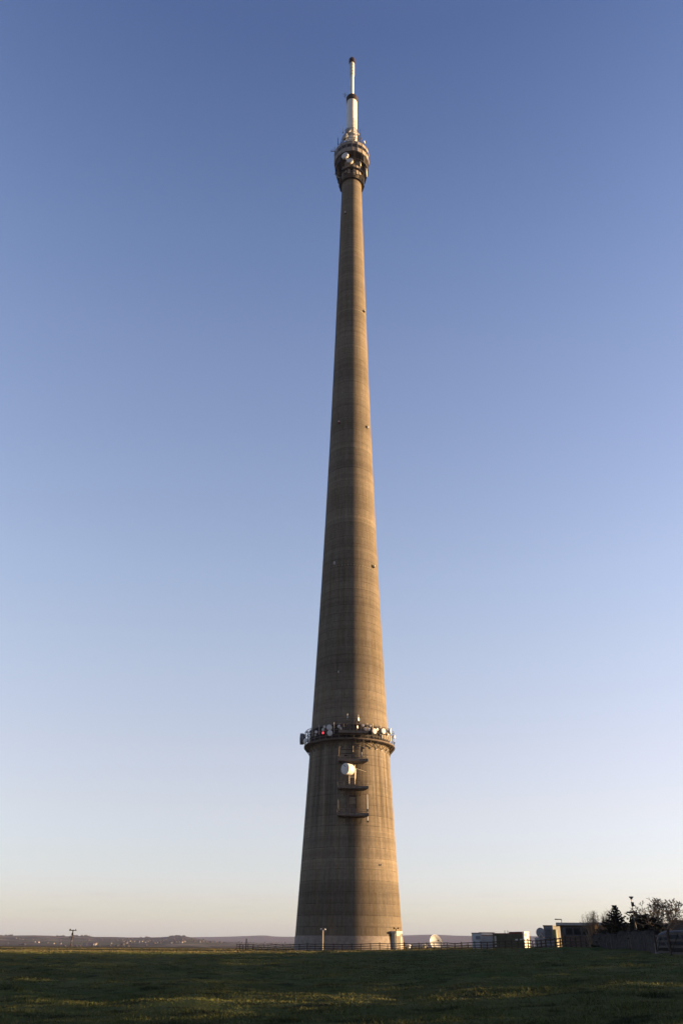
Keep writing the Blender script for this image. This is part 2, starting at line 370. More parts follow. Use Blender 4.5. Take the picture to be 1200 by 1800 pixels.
def m_brick(name, c1, c2, mortar, scale):
    k = NT(name); br = k.n('TexBrick'); P = k.obj()
    sp = k.n('SeparateXYZ', Vector=P); v = k.n('CombineXYZ', X=k.math('ADD', sp.outputs[0], sp.outputs[1]), Y=sp.outputs[2], Z=0.0)
    k.set(br.inputs['Vector'], v.outputs[0]); br.inputs['Scale'].default_value = scale
    br.inputs['Color1'].default_value = (*c1, 1); br.inputs['Color2'].default_value = (*c2, 1); br.inputs['Mortar'].default_value = (*mortar, 1); br.inputs['Mortar Size'].default_value = .03
    nn = k.noise(P, 1.2, 5); c = k.mix(k.maprange(nn, .35, .7, 0, .5), br.outputs[0], (.05, .04, .03))
    k.set(k.b.inputs['Base Color'], c); k.b.inputs['Roughness'].default_value = .9; k.bump(br.outputs['Fac'], .5, .02); return k.m
def m_stone():
    k = NT('drystone'); P = k.obj(); sc = k.n('Mapping'); k.set(sc.inputs['Vector'], P); sc.inputs['Scale'].default_value = (2.2, 2.2, 4.5)
    vo = k.n('TexVoronoi'); k.set(vo.inputs['Vector'], sc.outputs[0]); vo.inputs['Scale'].default_value = 1.6
    ve = k.n('TexVoronoi', {'feature': 'DISTANCE_TO_EDGE'}); k.set(ve.inputs['Vector'], sc.outputs[0]); ve.inputs['Scale'].default_value = 1.6
    c = k.mix(k.n('SeparateColor', Color=vo.outputs['Color']).outputs[0], (.010, .0095, .0095), (.030, .027, .025))
    c = k.mix(k.maprange(ve.outputs['Distance'], 0, .12, .9, 0), c, (.012, .011, .010))
    k.set(k.b.inputs['Base Color'], c); k.b.inputs['Roughness'].default_value = .95; k.bump(ve.outputs['Distance'], 1.0, .06); return k.m

MT = {
    'concrete': m_concrete(), 'field': m_field(), 'blade': m_blade(), 'hills': m_hills(), 'stone': m_stone(),
    'pale_concrete': simple('pale_concrete', (.235, .212, .192), .9, .22, 1.3, bump=.3),
    'dark_steel': simple('dark_galvanised_steel', (.030, .028, .027), .6, .35, 3, .3),
    'steel': simple('weathered_steel', (.10, .09, .08), .55, .3, 4, .4),
    'bright_steel': simple('bright_galvanised_tube', (.50, .47, .42), .5, .2, 5, .2),
    'screen': simple('dark_mesh_screen', (.022, .021, .021), .9, .4, 6),
    'deck': simple('rusty_deck_plate', (.115, .094, .080), .85, .4, 2.5),
    'clad': simple('grey_cladding', (.25, .225, .20), .7, .16, .8),
    'clad_joint': simple('cladding_joint', (.11, .095, .08), .7, .2, 2),
    'glass': simple('dark_window_glass', (.012, .012, .013), .35, .2, 1, spec=.2),
    'mast': simple('white_fibreglass', (.70, .70, .68), .45, .06, .6),
    'mast_cap': simple('dark_red_collar', (.022, .015, .014), .7, .3, 2),
    'drum': simple('dish_shroud_grey', (.42, .41, .40), .5, .12, 2),
    'radome': simple('white_radome', (.62, .61, .63), .5, .06, 1),
    'radome_dim': simple('grey_radome', (.30, .30, .31), .6, .1, 1),  # darker grey face than the white radome
    'drum_dark': simple('dark_dish_shroud', (.16, .175, .20), .6, .2, 2),
    'cream': simple('cream_paint', (.42, .43, .40), .6, .12, 1.2),
    'white': simple('white_paint', (.52, .55, .57), .5, .08, 1.5),
    'greyblue': simple('pale_grey_cabin_paint', (.44, .47, .52), .5, .12, .9),
    'green': simple('green_container_paint', (.080, .092, .058), .55, .25, 1.2),
    'lit_rim': simple('sunlit_red_rim', (.14, .05, .035), .7, .4, 3),  # low sun's red rim on the roofs, put into the colour
    'timber': simple('dark_creosoted_timber', (.045, .032, .024), .85, .4, 6, bump=.3),
    'sunlit_timber': simple('timber_painted_sunlit', (.42, .37, .29), .85, .3, 6, bump=.3),  # sunlit copy of the fence timber
    'pole': simple('weathered_pole_timber', (.060, .045, .036), .85, .3, 5),
    'brick': m_brick('brown_brick', (.17, .105, .072), (.13, .085, .06), (.15, .13, .11), 4.0),
    'brick_dark': simple('dark_upper_cladding', (.10, .10, .11), .6, .3, 1.5),
    'fascia': simple('pale_roof_fascia', (.40, .38, .36), .6, .1, 2),
    'felt': simple('roof_felt', (.06, .055, .05), .9, .3, 2),
    'bark': simple('grey_brown_bark', (.13, .095, .065), .9, .35, 7, bump=.5),
    'twig': simple('twig_bark', (.25, .185, .12), .9, .3, 3),
    'bud': simple('spring_bud', (.23, .18, .085), .8, .4, 2),
    'needle': simple('conifer_needles', (.040, .038, .020), .8, .55, 1.6),
    'hedge': simple('far_wood', (.040, .036, .032), 1, .4, .02),
    'housewall': simple('far_white_wall', (.19, .185, .18), .8, .2, .02),
    'houseroof': simple('far_slate_roof', (.10, .085, .08), .8, .2, .02),
    'tarp': simple('dark_tarpaulin', (.030, .030, .028), .55, .5, 1.1, bump=.4),
    'yellow': simple('yellow_green_tank', (.16, .17, .07), .5, .15, 1.5),
    'unit': simple('grey_louvred_unit', (.22, .235, .27), .6, .2, 1.5),
    'rail': simple('galvanised_rail', (.17, .155, .14), .55, .3, 4, .2), 'kick': simple('weathered_kick_plate', (.16, .135, .115), .8, .35, 2),
    'red': emit('red_lamp', (1.0, .05, .07), .35),
    'redglass': simple('red_lamp_glass', (.20, .018, .018), .3, .1, 3),
    'pinkglass': simple('pale_lamp_glass', (.72, .55, .55), .3, .1, 3),
}
C2 = dict(MT)

# ------------------------------------------------------------------ ground: one sheet to the horizon, near field and far hills
_fr = np.radians(np.concatenate([np.arange(-36, 36, .2), np.arange(36, 324, 6.0)]))
_rg = np.concatenate([[.6, 2, 4, 7, 10, 13], np.geomspace(15, 400, 300), np.geomspace(400, 13500, 150)[1:]])
NA = len(_fr)
def rings(i0, i1, name, mat):
    rr = _rg[i0:i1]; A, RR = np.meshgrid(_fr, rr)
    X, Y = RR * np.sin(A), RR * np.cos(A); Z = T(X, Y)
    V = np.stack([X, Y, Z], -1).reshape(-1, 3); nr = len(rr)
    i, j = np.meshgrid(np.arange(nr - 1), np.arange(NA), indexing='ij'); j2 = (j + 1) % NA
    F = np.stack([i * NA + j, i * NA + j2, (i + 1) * NA + j2, (i + 1) * NA + j], -1).reshape(-1, 4)[:, ::-1]
    if i0 == 0:
        V = np.concatenate([V, [[0, 0, Tz(0, 0)]]]); c = len(V) - 1
        # close the hub with degenerate-free quads
        q = [[c, (k * 2 + 2) % NA, k * 2 + 1, k * 2] for k in range(NA // 2)]
        F = np.concatenate([F, np.array(q)])
    return fast_mesh(name, V, F, 4, mat, True)
i400 = 6 + 300
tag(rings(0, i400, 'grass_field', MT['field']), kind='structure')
tag(rings(i400 - 1, len(_rg), 'distant_hills', MT['hills']), kind='structure')

# grass: tufts of blades over the near field
def grass():
    def batch(n, r0, r1, pw, hk, nb, sx, sy, wk):
        u = rng.random(n); r = r0 + (r1 - r0) * u ** pw; a = np.radians(rng.uniform(-27, 27, n))
        x, y = r * np.sin(a), r * np.cos(a)
        patch = .5 + .5 * vn(x / 1.7, y / 1.3, 21); patch2 = .5 + .5 * vn(x / 6, y / 4.5, 22); patch3 = .5 + .5 * vn(x / .6, y / .6, 23)
        h = hk * (.028 + .085 * patch ** 2.2 * (.35 + .65 * patch2) + .035 * patch3 ** 3)
        X = np.repeat(x, nb) + rng.normal(0, sx, n * nb) * np.repeat(.7 + r / 60, nb); Y = np.repeat(y, nb) + rng.normal(0, sy, n * nb) * np.repeat(.7 + r / 60, nb)
        hh = np.repeat(h, nb) * rng.uniform(.5, 1.35, n * nb); ph = rng.uniform(0, 2 * np.pi, n * nb)
        wd = wk * (.006 + np.repeat(r, nb) * .00028)
        Z = T(X, Y) - .01
        lean = hh * rng.uniform(.3, 1.3, n * nb); la = rng.uniform(0, 2 * np.pi, n * nb)
        p0 = np.stack([X - wd * np.cos(ph), Y - wd * np.sin(ph), Z], -1); p1 = np.stack([X + wd * np.cos(ph), Y + wd * np.sin(ph), Z], -1)
        p2 = np.stack([X + lean * np.cos(la), Y + lean * np.sin(la), Z + hh], -1)
        return np.stack([p0, p1, p2], 1).reshape(-1, 3)
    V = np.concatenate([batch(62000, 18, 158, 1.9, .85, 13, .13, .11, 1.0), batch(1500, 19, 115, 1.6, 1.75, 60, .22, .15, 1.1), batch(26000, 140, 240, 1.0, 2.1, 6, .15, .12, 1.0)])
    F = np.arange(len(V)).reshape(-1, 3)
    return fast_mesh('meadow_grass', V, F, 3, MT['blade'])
tag(grass(), 'rough tufted grass covering the shaded field', 'grass', kind='stuff')

# ------------------------------------------------------------------ the tower
TX, TY = 2.594, 204.814
TB = np.array([TX, TY, 0.0])
QR = [-1.74080380e-07, 1.46643170e-04, -6.03267500e-02, 12.3183242]
def rad(z): return float(np.polyval(QR, z))
def cyl(px, py, r):                             # sight line on a cylinder round the tower axis (nearer side; the limb when it misses)
    d = ray(px, py); ox, oy = -TX, -TY
    a = d[0] ** 2 + d[1] ** 2; b = 2 * (ox * d[0] + oy * d[1]); c = ox * ox + oy * oy - r * r
    return CAM + d * ((-b - math.sqrt(max(b * b - 4 * a * c, 0))) / (2 * a))
def ring(r, a, z): return np.array([TX + r * math.sin(a), TY - r * math.cos(a), z])   # a: 0 to the camera, + to the right
tower = thing('television_tower', 'tall tapering concrete television tower with a white mast on top', 'tower', TB)
mb = MB(); zs = np.linspace(-1, 271, 140); mb.lathe([(rad(z), z) for z in zs] + [(.1, 271.0)], 180, TB)
mb.build('shaft', MT['concrete'], tower, smooth=True)
mb = MB(); mb.lathe([(rad(0) + .05, -1), (rad(0) + .05, 0), (rad(2.93) + .05, 2.93), (rad(2.93) - .05, 2.96)], 180, TB); tag(mb.build('base_band', MT['pale_concrete'], tower, smooth='auto'), 'paler smooth concrete band round the foot')

# entrance block on the right of the foot
EA = math.asin(.80)
def entrance():
    a = math.radians(55); out = np.array([math.sin(a), -math.cos(a), 0]); rz = a
    c = ring(rad(2) - .1, a, 0)
    zt = cyl(698, 1641, 12.3)[2]; zl = cyl(698, 1637, 12.3)[2]
    m = MB(); m.box((*(c + out * .35)[:2], zt / 2 - .3), (2.3, 1.2, zt + .6), rz)
    e = m.build('entrance_block', MT['cream'], tower)
    m = MB(); m.box((*(c + out * .40)[:2], (zt + zl) / 2), (2.8, 1.6, zl - zt), rz); m.build('lintel', MT['cream'], e)
    m = MB(); tq = np.array([math.cos(a), math.sin(a), 0])
    m.box((*(c + out * .96)[:2], zt * .44), (1.0, .08, zt * .86), rz); m.build('door', MT['clad_joint'], e)
    m = MB()
    for k in (-.85, .85):
        m = MB(); m.box((*(c + out * 1.0 + tq * k)[:2], zt * .5 - .2), (.22, .14, zt + .1), rz); m.build('pilaster', MT['cream'], e)
    q = cyl(690, 1658, 12.35); m = MB(); m.lathe([(.001, .02), (.22, 0.02), (.26, .1), (.2, .22), (.001, .28)], 14, q, axis=(q[0] - TX, q[1] - TY, 0)); m.build('bulkhead_lamp', MT['white'], tower, smooth=True)
entrance()

# gallery ring at 44 to 48.5 m
ZD = 44.6
mb = MB(); mb.lathe([(rad(ZD) - .1, ZD), (11.45, ZD), (11.45, ZD + .32), (11.3, ZD + .32), (11.3, ZD + .16), (rad(ZD) - .1, ZD + .16)], 72, TB, closed=True); gal = mb.build('gallery_deck', MT['deck'], tower)
mb = MB(); mb.lathe([(10.15, ZD + .17), (10.15, 48.35), (10.1, 48.35), (10.1, ZD + .17)], 72, TB, closed=True); mb.build('gallery_screen', MT['screen'], gal)
mb = MB()
for z in (45.6, 46.9, 48.3): 
    mb.tube([ring(11.3, 2 * math.pi * k / 72, z) for k in range(73)], .05, 5, False)
mb.tube([ring(10.2, 2 * math.pi * k / 72, 48.45) for k in range(73)], .09, 5, False)
for k in range(40):
    a = 2 * math.pi * (k + .5) / 40; mb.tube([ring(11.3, a, ZD + .2), ring(11.3, a, 48.3)], .05, 5)
    mb.tube([ring(11.3, a, 48.3), ring(10.15, a, 48.35)], .045, 4)
mb.build('gallery_rail', MT['rail'], gal)
for k in range(36):
    a = 2 * math.pi * k / 36
    m = MB(); d = .07
    for e in (-d, d):
        m.tube([ring(11.35, a + e * .95, ZD - .05), ring(rad(ZD - 1.5) - .05, a, ZD - 1.7)], .07, 4)
    m.tube([ring(11.35, a - d, ZD - .08), ring(11.35, a + d, ZD - .08)], .06, 4)
    m.box(ring(rad(ZD - 1.7) + .05, a, ZD - 1.7), (.5, .2, .35), a)
    m.build('gallery_bracket', MT['steel'], gal)

# front balconies: four landings one under another
def balcony(z, w, out, wall_w, rail_h, a=R(3.0)):
    o = np.array([math.sin(a), -math.cos(a), 0.]); t = np.array([math.cos(a), math.sin(a), 0.]); r0 = rad(z)
    c0 = np.array([TX, TY, 0]) + o * (r0 - .35); c1 = np.array([TX, TY, 0]) + o * (r0 + out)
    h = .62
    def P(c, s, zz): q = c + t * s; return (q[0], q[1], zz)
    m = MB()
    top = [P(c1, -w / 2, z), P(c1, w / 2, z), P(c0, w / 2 - .1, z), P(c0, -w / 2 + .1, z)]
    bot = [P(c1, -w / 2, z - h * .75), P(c1, w / 2, z - h * .75), P(c0, wall_w / 2, z - h), P(c0, -wall_w / 2, z - h)]
    m.add(top + bot, [(0, 1, 2, 3), (7, 6, 5, 4), (0, 4, 5, 1), (1, 5, 6, 2), (2, 6, 7, 3), (3, 7, 4, 0)])
    b = m.build('balcony', MT['deck'], tower)
    m = MB()
    c1 = c1 - o * .12
    for zz in (z + rail_h, z + rail_h * .5):
        m.tube([P(c0, -w / 2 + .2, zz), P(c1, -w / 2 + .12, zz), P(c1, w / 2 - .12, zz), P(c0, w / 2 - .2, zz)], .045, 5)
    for s in np.linspace(-w / 2 + .12, w / 2 - .12, 6): m.tube([P(c1, s, z), P(c1, s, z + rail_h)], .045, 5)
    for sg in (-1, 1):
        for q in (.35, .75):
            cc = c0 + (c1 - c0) * q; m.tube([P(cc, sg * (w / 2 - .14), z), P(cc, sg * (w / 2 - .14), z + rail_h)], .04, 4)
    m.build('balcony_rail', MT['rail'], b)
    m = MB(); cm = c1 + o * .16; m.box((cm[0], cm[1], z - .12), (w - .02, .06, .56), a); m.build('balcony_fascia', MT['kick'], b)
    for s in (-wall_w * .38, 0, wall_w * .38):
        m = MB(); m.tube([P(c1, s, z - h * .8), P(c0, s * .95, z - h - 1.3)], .07, 4); m.build('balcony_bracket', MT['dark_steel'], b)
    return b
balcony(46.25, 6.9, 2.3, 6.2, 1.0); balcony(39.7, 7.2, 2.0, 5.2, 1.0); balcony(33.5, 7.2, 2.0, 5.2, 1.05); balcony(27.5, 7.3, 2.1, 5.4, 1.0)
# doors, ducts and ladders on the wall behind the landings
def wall_panel(name, px0, px1, py0, py1, mat, th=.12):
    z0, z1 = cyl((px0 + px1) / 2, py1, rad(36))[2], cyl((px0 + px1) / 2, py0, rad(36))[2]
    r = rad((z0 + z1) / 2)
    for _ in range(2):
        z0, z1 = cyl((px0 + px1) / 2, py1, rad(z0))[2], cyl((px0 + px1) / 2, py0, rad(z1))[2]
    pa, pb = cyl(px0, (py0 + py1) / 2, r), cyl(px1, (py0 + py1) / 2, r)
    a0, a1 = math.atan2(pa[0] - TX, TY - pa[1]), math.atan2(pb[0] - TX, TY - pb[1])
    m = MB(); n = 6; v = []
    for zz in (z0, z1):
        for rr in (rad(zz) - .05, rad(zz) + th):
            for k in range(n + 1): v.append(ring(rr, a0 + (a1 - a0) * k / n, zz))
    q = n + 1; f = []
    for k in range(n):
        f += [(q + k, q + k + 1, 3 * q + k + 1, 3 * q + k), (2 * q + k, 2 * q + k + 1, 3 * q + k + 1, 3 * q + k)[::-1], (k, k + 1, q + k + 1, q + k)]
    f += [(0, q, 3 * q, 2 * q), (n, 2 * q + n, 3 * q + n, q + n)]
    m.add(v, f); return m.build(name, mat, tower)
pass
MT['conc_panel'] = simple('concrete_panel', (.20, .16, .12), .9, .25, 1.5)
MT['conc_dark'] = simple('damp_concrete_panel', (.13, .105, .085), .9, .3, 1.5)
dr = wall_panel('access_door', 613.5, 624.5, 1401, 1414, MT['conc_panel'], .1)
wall_panel('wall_recess', 613.5, 624.5, 1415.3, 1428, MT['conc_dark'], .07)
wall_panel('wall_recess', 614, 624, 1361, 1379, MT['conc_dark'], .07)
wall_panel('cable_duct', 609.5, 613, 1388, 1430, MT['conc_dark'], .28)
wall_panel('cable_duct', 624.8, 626, 1398, 1430, MT['dark_steel'], .2)
wall_panel('wall_hatch', 605, 610, 1326.5, 1329, MT['screen'], .1)
def wall_pipe(pts, r=.06, mat='dark_steel', off=.18, name='wall_pipe'):
    P = []
    for px, py in pts:
        zz = cyl(px, py, 10.2)[2]; P.append(cyl(px, py, rad(zz) + off))
    m = MB(); m.tube(P, r, 5); return m.build(name, MT[mat], tower)
wall_pipe([(597, 1316), (601, 1317), (617, 1317.5), (641, 1316)]); wall_pipe([(601, 1324), (618, 1324)]); wall_pipe([(641, 1316), (641, 1330)])
wall_pipe([(598, 1305), (596, 1316), (595.5, 1328), (597, 1332)], .06, 'steel', .9); wall_pipe([(620.5, 1311), (620.5, 1322)], .045, 'bright_steel', .3)
wall_pipe([(633, 1306), (632, 1316), (631, 1318)], .04, 'steel', .4)
wall_pipe([(635.5, 1322), (635.5, 1332)], .045, 'bright_steel', 1.6)
wall_pipe([(613, 1398.5), (627, 1399)], .09, 'dark_steel', .15)

# antenna frame on the top landing
m = MB(); ZF = 46.3
def fp(px, py, r=12.2): return cyl(px, py, r)
for px, y0, y1 in ((601.5, 1285, 1262.5), (611, 1285, 1262), (620, 1286, 1262.5), (626.5, 1286, 1262), (604, 1285, 1270)): m.tube([fp(px, y0), fp(px, y1)], .085, 5)
for y in (1263.2, 1268.8, 1279): m.tube([fp(601.5, y), fp(611, y), fp(627, y)], .06, 5)
m.tube([fp(611, 1279), fp(620, 1269)], .05, 4); m.tube([fp(620, 1278), fp(627, 1264)], .05, 4); m.tube([fp(613, 1262), fp(618, 1260)], .06, 4); m.tube([fp(620, 1262.5, 11), fp(626, 1259, 11), fp(627, 1264, 11)], .05, 4)
m.tube([fp(613, 1272), fp(613.5, 1285)], .12, 5); m.tube([fp(616, 1274), fp(617, 1285)], .09, 5)
m.build('antenna_frame', MT['steel'], tower)

# ---- head of the tower
ZB0, ZB1, RB = 263.05, 268.5, 6.65
NP = 20
a_off = math.pi / NP
def ngon(prof, n, closed=True, off=0.0):
    m = MB(); v = []; L = len(prof)
    for r, z in prof:
        for k in range(n): v.append(ring(r, off + 2 * math.pi * k / n, z))
    f = []
    for i in range(L if closed else L - 1):
        i2 = (i + 1) % L
        for k in range(n): f.append((i * n + k, i * n + (k + 1) % n, i2 * n + (k + 1) % n, i2 * n + k))
    m.add(v, f); return m
room = ngon([(RB, ZB0), (RB, ZB1), (RB - .25, ZB1), (RB - .4, ZB1 - .6), (3.2, ZB1 - .6), (3.2, ZB0 + .5), (RB - .5, ZB0 + .5), (RB - .2, ZB0)], NP).build('tower_room', MT['clad'], tower)
ngon([(RB - .45, ZB0 + .46), (3.3, ZB0 + .46), (3.3, ZB0 + .40), (RB - .45, ZB0 + .40)], NP).build('room_floor', MT['screen'], room)
for k in range(NP):
    a0, a1 = 2 * math.pi * k / NP, 2 * math.pi * (k + 1) / NP
    e0, e1 = ring(RB + .03, a0, 0), ring(RB + .03, a1, 0); u0, u1 = e0 + (e1 - e0) * .10, e0 + (e1 - e0) * .90
    o = nrm(np.array([(e0 + e1)[0] / 2 - TX, (e0 + e1)[1] / 2 - TY, 0]))
    m = MB(); zA, zB = 265.15, 266.95
    v = [(*u0[:2], zA), (*u1[:2], zA), (*u1[:2], zB), (*u0[:2], zB)]; v2 = [np.array(p) - o * .12 for p in v]
    m.add(v + v2, [(0, 1, 2, 3), (0, 4, 5, 1), (1, 5, 6, 2), (2, 6, 7, 3), (3, 7, 4, 0)]); m.build('window', MT['glass'], room)
    m = MB(); m.box((*(ring(RB + .0, a0, 0))[:2], (ZB0 + ZB1) / 2), (.14, .12, ZB1 - ZB0 + .1), a0); m.build('mullion', MT['clad_joint'], room)
# lattice galleries under the room
m = MB()
def hoop(r, z, t, n=40): m.tube([ring(r, 2 * math.pi * k / n, z) for k in range(n + 1)], t, 5, False)
for r, z, t in ((6.35, 262.8, .12), (6.2, 259.4, .08), (5.0, 255.9, .08), (4.5, 252.9, .06), (4.35, 251.2, .10)): hoop(r, z, t)
for k in range(14):
    a = 2 * math.pi * (k + .35) / 14
    m.tube([ring(6.35, a, 262.8), ring(6.2, a, 259.4), ring(5.0, a, 255.9), ring(4.3, a, 251.0)], .06, 4)
    m.tube([ring(6.3, a, 262.8), ring(6.2, a + .314, 259.4)], .045, 4)
m.build('head_lattice', MT['dark_steel'], tower)
for (r0, r1, z, nm) in ((3.4, 4.45, 251.05, 'head_deck'), (3.3, 5.1, 255.7, 'head_deck')):
    ngon([(r0, z), (r1, z), (r1, z + .14), (r0, z + .14)], 40).build(nm, MT['dark_steel'], tower)
# upper gallery deck only round the sides and back, with equipment screens hanging from it
m = MB()
for k in range(14):
    a = R(55) + (R(360) - R(110)) * k / 13
    for r, za, zb in ((6.1, 259.3, 262.9),):
        p = ring(r, a, (za + zb) / 2); m.box(p, (2.35, .12, zb - za), a)
for k in range(9):
    a = R(78) + (R(360) - R(156)) * k / 8; p = ring(5.45, a, 257.6); m.box(p, (3.0, .12, 3.4), a)
for k in range(9):
    a = R(80) + (R(360) - R(160)) * k / 8; p = ring(4.55, a, 253.4); m.box(p, (2.6, .12, 4.4), a)
m.build('equipment_screen', MT['screen'], tower)
# lit equipment racks on the core
for k, a in enumerate((12, 30, 48, 66, -14, -34, -56)):
    m = MB(); z0, z1 = 252.6 + .9 * (k % 3), 259.0 + 1.3 * (k % 2); m.box(ring(3.95, R(a), (z0 + z1) / 2), (.95, .6, z1 - z0), R(a)); m.build('equipment_rack', MT['clad'], tower)
m = MB()
for z in (252.3, 254.3, 257.0, 259.4, 261.6): m.tube([ring(4.2, R(a), z) for a in range(-85, 86, 10)], .09, 5)
for a in (-60, -35, -8, 8, 22, 38, 56, 72): m.tube([ring(4.25, R(a), 251.2), ring(4.25, R(a), 262.8)], .07, 4)
m.build('core_rail', MT['dark_steel'], tower)

# roof of the head and the mast
m = MB(); m.lathe([(3.3, 268), (3.3, 272.6), (2.9, 273.4), (2.0, 274.2)], 32, TB); m.build('mast_base', MT['clad'], tower, smooth='auto')
m = MB()
for r, z in ((4.6, 269.3), (4.6, 271.2), (4.6, 273.2), (4.3, 275.4), (3.2, 277.6), (2.6, 279.6), (2.5, 281.8)): m.tube([ring(r, 2 * math.pi * k / 24, z) for k in range(25)], .07, 5, False)
for k in range(12):
    a = 2 * math.pi * (k + .3) / 12
    m.tube([ring(4.6, a, 268), ring(4.6, a, 273.2), ring(4.3, a, 275.4), ring(2.5, a, 281.8)], .09, 4); m.tube([ring(4.6, a, 269.3), ring(4.6, a + .52, 273.2)], .06, 4); m.tube([ring(4.6, a + .52, 269.3), ring(4.6, a, 273.2)], .05, 4)
for k in range(16): 
    a = 2 * math.pi * k / 16; m.tube([ring(6.4, a, 268), ring(6.4, a, 269.5)], .05, 4)
m.tube([ring(6.4, 2 * math.pi * k / 32, 269.5) for k in range(33)], .05, 4, False)
for a, r, z0, z1 in ((14, 2.4, 274, 288), (30, 2.5, 274, 287)): m.tube([ring(r, R(a), z0), ring(r, R(a), z1)], .08, 4)
for z in np.arange(275, 288, .9): m.tube([ring(2.4, R(14), z), ring(2.5, R(30), z)], .05, 4)
m.build('roof_lattice', MT['dark_steel'], tower)
m = MB(); m.lathe([(2.0, 270), (2.0, 283.9), (2.03, 284.0), (2.0, 284.1), (2.0, 292.9), (2.03, 293), (2.0, 293.1), (2.0, 300.9)], 40, TB); mast = m.build('lower_mast', MT['mast'], tower, smooth=True)
m = MB(); m.lathe([(2.0, 300.6), (2.28, 300.9), (2.28, 303.3), (1.8, 303.7), (.7, 303.9)], 40, TB); m.build('mast_collar', MT['mast_cap'], tower, smooth='auto')
m = MB(); m.lathe([(.74, 303.5), (.72, 327.2)], 28, TB); um = m.build('upper_mast', MT['mast'], tower, smooth=True)
for k in range(4):
    z = 318.4 + k * 2.15; m = MB(); m.lathe([(.74, z), (1.0, z + .05), (1.0, z + 1.1), (.74, z + 1.2)], 28, TB); m.build('antenna_ring', MT['mast'], um, smooth='auto')
m = MB(); m.lathe([(.8, 326.8), (1.3, 327.0), (1.3, 329.0), (1.0, 329.5), (.1, 329.6)], 32, TB); cp = m.build('mast_cap', MT['mast_cap'], tower, smooth='auto')
m = MB(); m.tube([ring(.5, R(-60), 329.4), ring(.5, R(-60), 331.4)], .05, 4); m.tube([ring(.5, R(60), 329.4), ring(.5, R(60), 331.2)], .05, 4); m.build('lightning_rod', MT['steel'], cp)
m = MB(); q = atY(606.3, 168, TY); 
m.tube([ring(2.2, R(-90), q[2]), q], .09, 4); m.tube([q + np.array([0, 0, -1.2]), q + np.array([0, 0, 1.9])], .08, 4); m.tube([q + np.array([-1.0, 0, .7]), q + np.array([.9, 0, .7])], .06, 4); m.tube([q + np.array([-.9, 0, -.8]), q + np.array([.6, 0, -.8])], .06, 4)
m.build('side_aerial', MT['steel'], tower)

# ------------------------------------------------------------------ aviation lamps and small boxes on the shaft
def lamp(px, py, label, mats, size=.55, off=.55,  name='obstruction_lamp', cat='lamp', group='obstruction lamps up the shaft'):
    z = cyl(px, py, 8)[2]
    for _ in range(3): z = cyl(px, py, rad(z) + off)[2]
    p = cyl(px, py, rad(z) + off); o = nrm([p[0] - TX, p[1] - TY, 0]); t = thing(name, label, cat, p, group)
    a = math.atan2(o[0], -o[1])
    m = MB(); m.box(p - np.array([0, 0, size * .55]), (size * .8, size * .6, size * .5), a); m.tube([p - np.array([0, 0, size * .6]), p - o * (off + .1) - np.array([0, 0, size * .9])], size * .2, 5); m.build('bracket', MT[mats[1]], t)
    m = MB(); m.lathe([(size * .42, -size * .3), (size * .5, 0), (size * .42, size * .5), (size * .15, size * .75), (.01, size * .78)], 12, p); m.build('lens', MT[mats[0]], t, smooth=True)
    return t
lamp(606.5, 373.5, 'pink capped obstruction lamp just below the dark lattice head', ('pinkglass', 'dark_steel'), .58, .38)
lamp(640.5, 546.5, 'dark obstruction lamp on the sunlit edge high on the shaft', ('cream', 'dark_steel'), .58, .38)
lamp(595.6, 741.5, 'red and white lamp on the shaded face halfway up the shaft', ('pinkglass', 'redglass'), .58, .38)
lamp(646.3, 750, 'cream lamp halfway up on the sunlit side of the shaft', ('cream', 'cream'), .58, .38)
lamp(587.6, 989.5, 'grey box lamp on the shaded left face a third of the way up', ('drum', 'drum'), .6, .5)
lamp(657.3, 995, 'pale topped dark lamp on the sunlit side a third of the way up', ('cream', 'dark_steel'), .58, .38)
lamp(594.6, 1180.5, 'tiny pale fitting on the shaded face above the gallery', ('drum', 'drum'), .32, .3)
lamp(669.3, 1520, 'small dark fitting low on the sunlit face of the shaft', ('dark_steel', 'dark_steel'), .24, .2)
lamp(567.5, 1289, 'glowing red lamp among the dishes on the left of the gallery', ('red', 'dark_steel'), .5, 1.75, group=None)

# ------------------------------------------------------------------ dishes
def dish(px, py, rpx, faz, label, r_cyl=11.75, depth_k=.75, mats=('drum', 'radome', 'steel'), fel=0.0, group='microwave dishes on the gallery ring', P=None, mount_r=10.9, name='microwave_dish'):
    p = cyl(px, py, r_cyl) if P is None else np.asarray(P, float)
    r = rpx * mpp(p); a = R(faz); n = nrm([math.sin(a), -math.cos(a), math.tan(R(fel))])
    t = thing(name, label, 'dish', p, group)
    m = MB(); L = r * depth_k
    m.lathe([(r * .97, -.02 * r), (r, 0.0), (r, -L), (r * .8, -L - .18 * r), (r * .3, -L - .36 * r), (.001, -L - .38 * r)], 24, p, axis=n); m.build('shroud', MT[mats[0]], t, smooth='auto')
    m = MB(); m.lathe([(.001, .10 * r), (r * .5, .075 * r), (r * .88, .02 * r), (r * .975, -.03 * r)], 24, p, axis=n)
    m.F = [f for f in m.F]; m.build('radome', MT[mats[1]], t, smooth=True)
    o = nrm([p[0] - TX, p[1] - TY, 0]); back = p - n * (L + .36 * r); ax = np.array([TX, TY, 0]) + o * mount_r; q = np.array([ax[0], ax[1], p[2]])
    m = MB(); m.tube([back + n * .1 * r, q], max(.05, r * .09), 6); m.tube([q - np.array([0, 0, r * .9 + .3]), q + np.array([0, 0, r * .9 + .3])], max(.05, r * .08), 6); m.build('mount', MT[mats[2]], t)
    return t
DK = ('drum_dark', 'drum_dark', 'steel')
dish(526.3, 1299, 9.6, -88, 'big dark drum dish jutting out past the left end of the gallery', P=atY(527.5, 1299, TY - 2.5), depth_k=.62, mats=DK, mount_r=10.6)
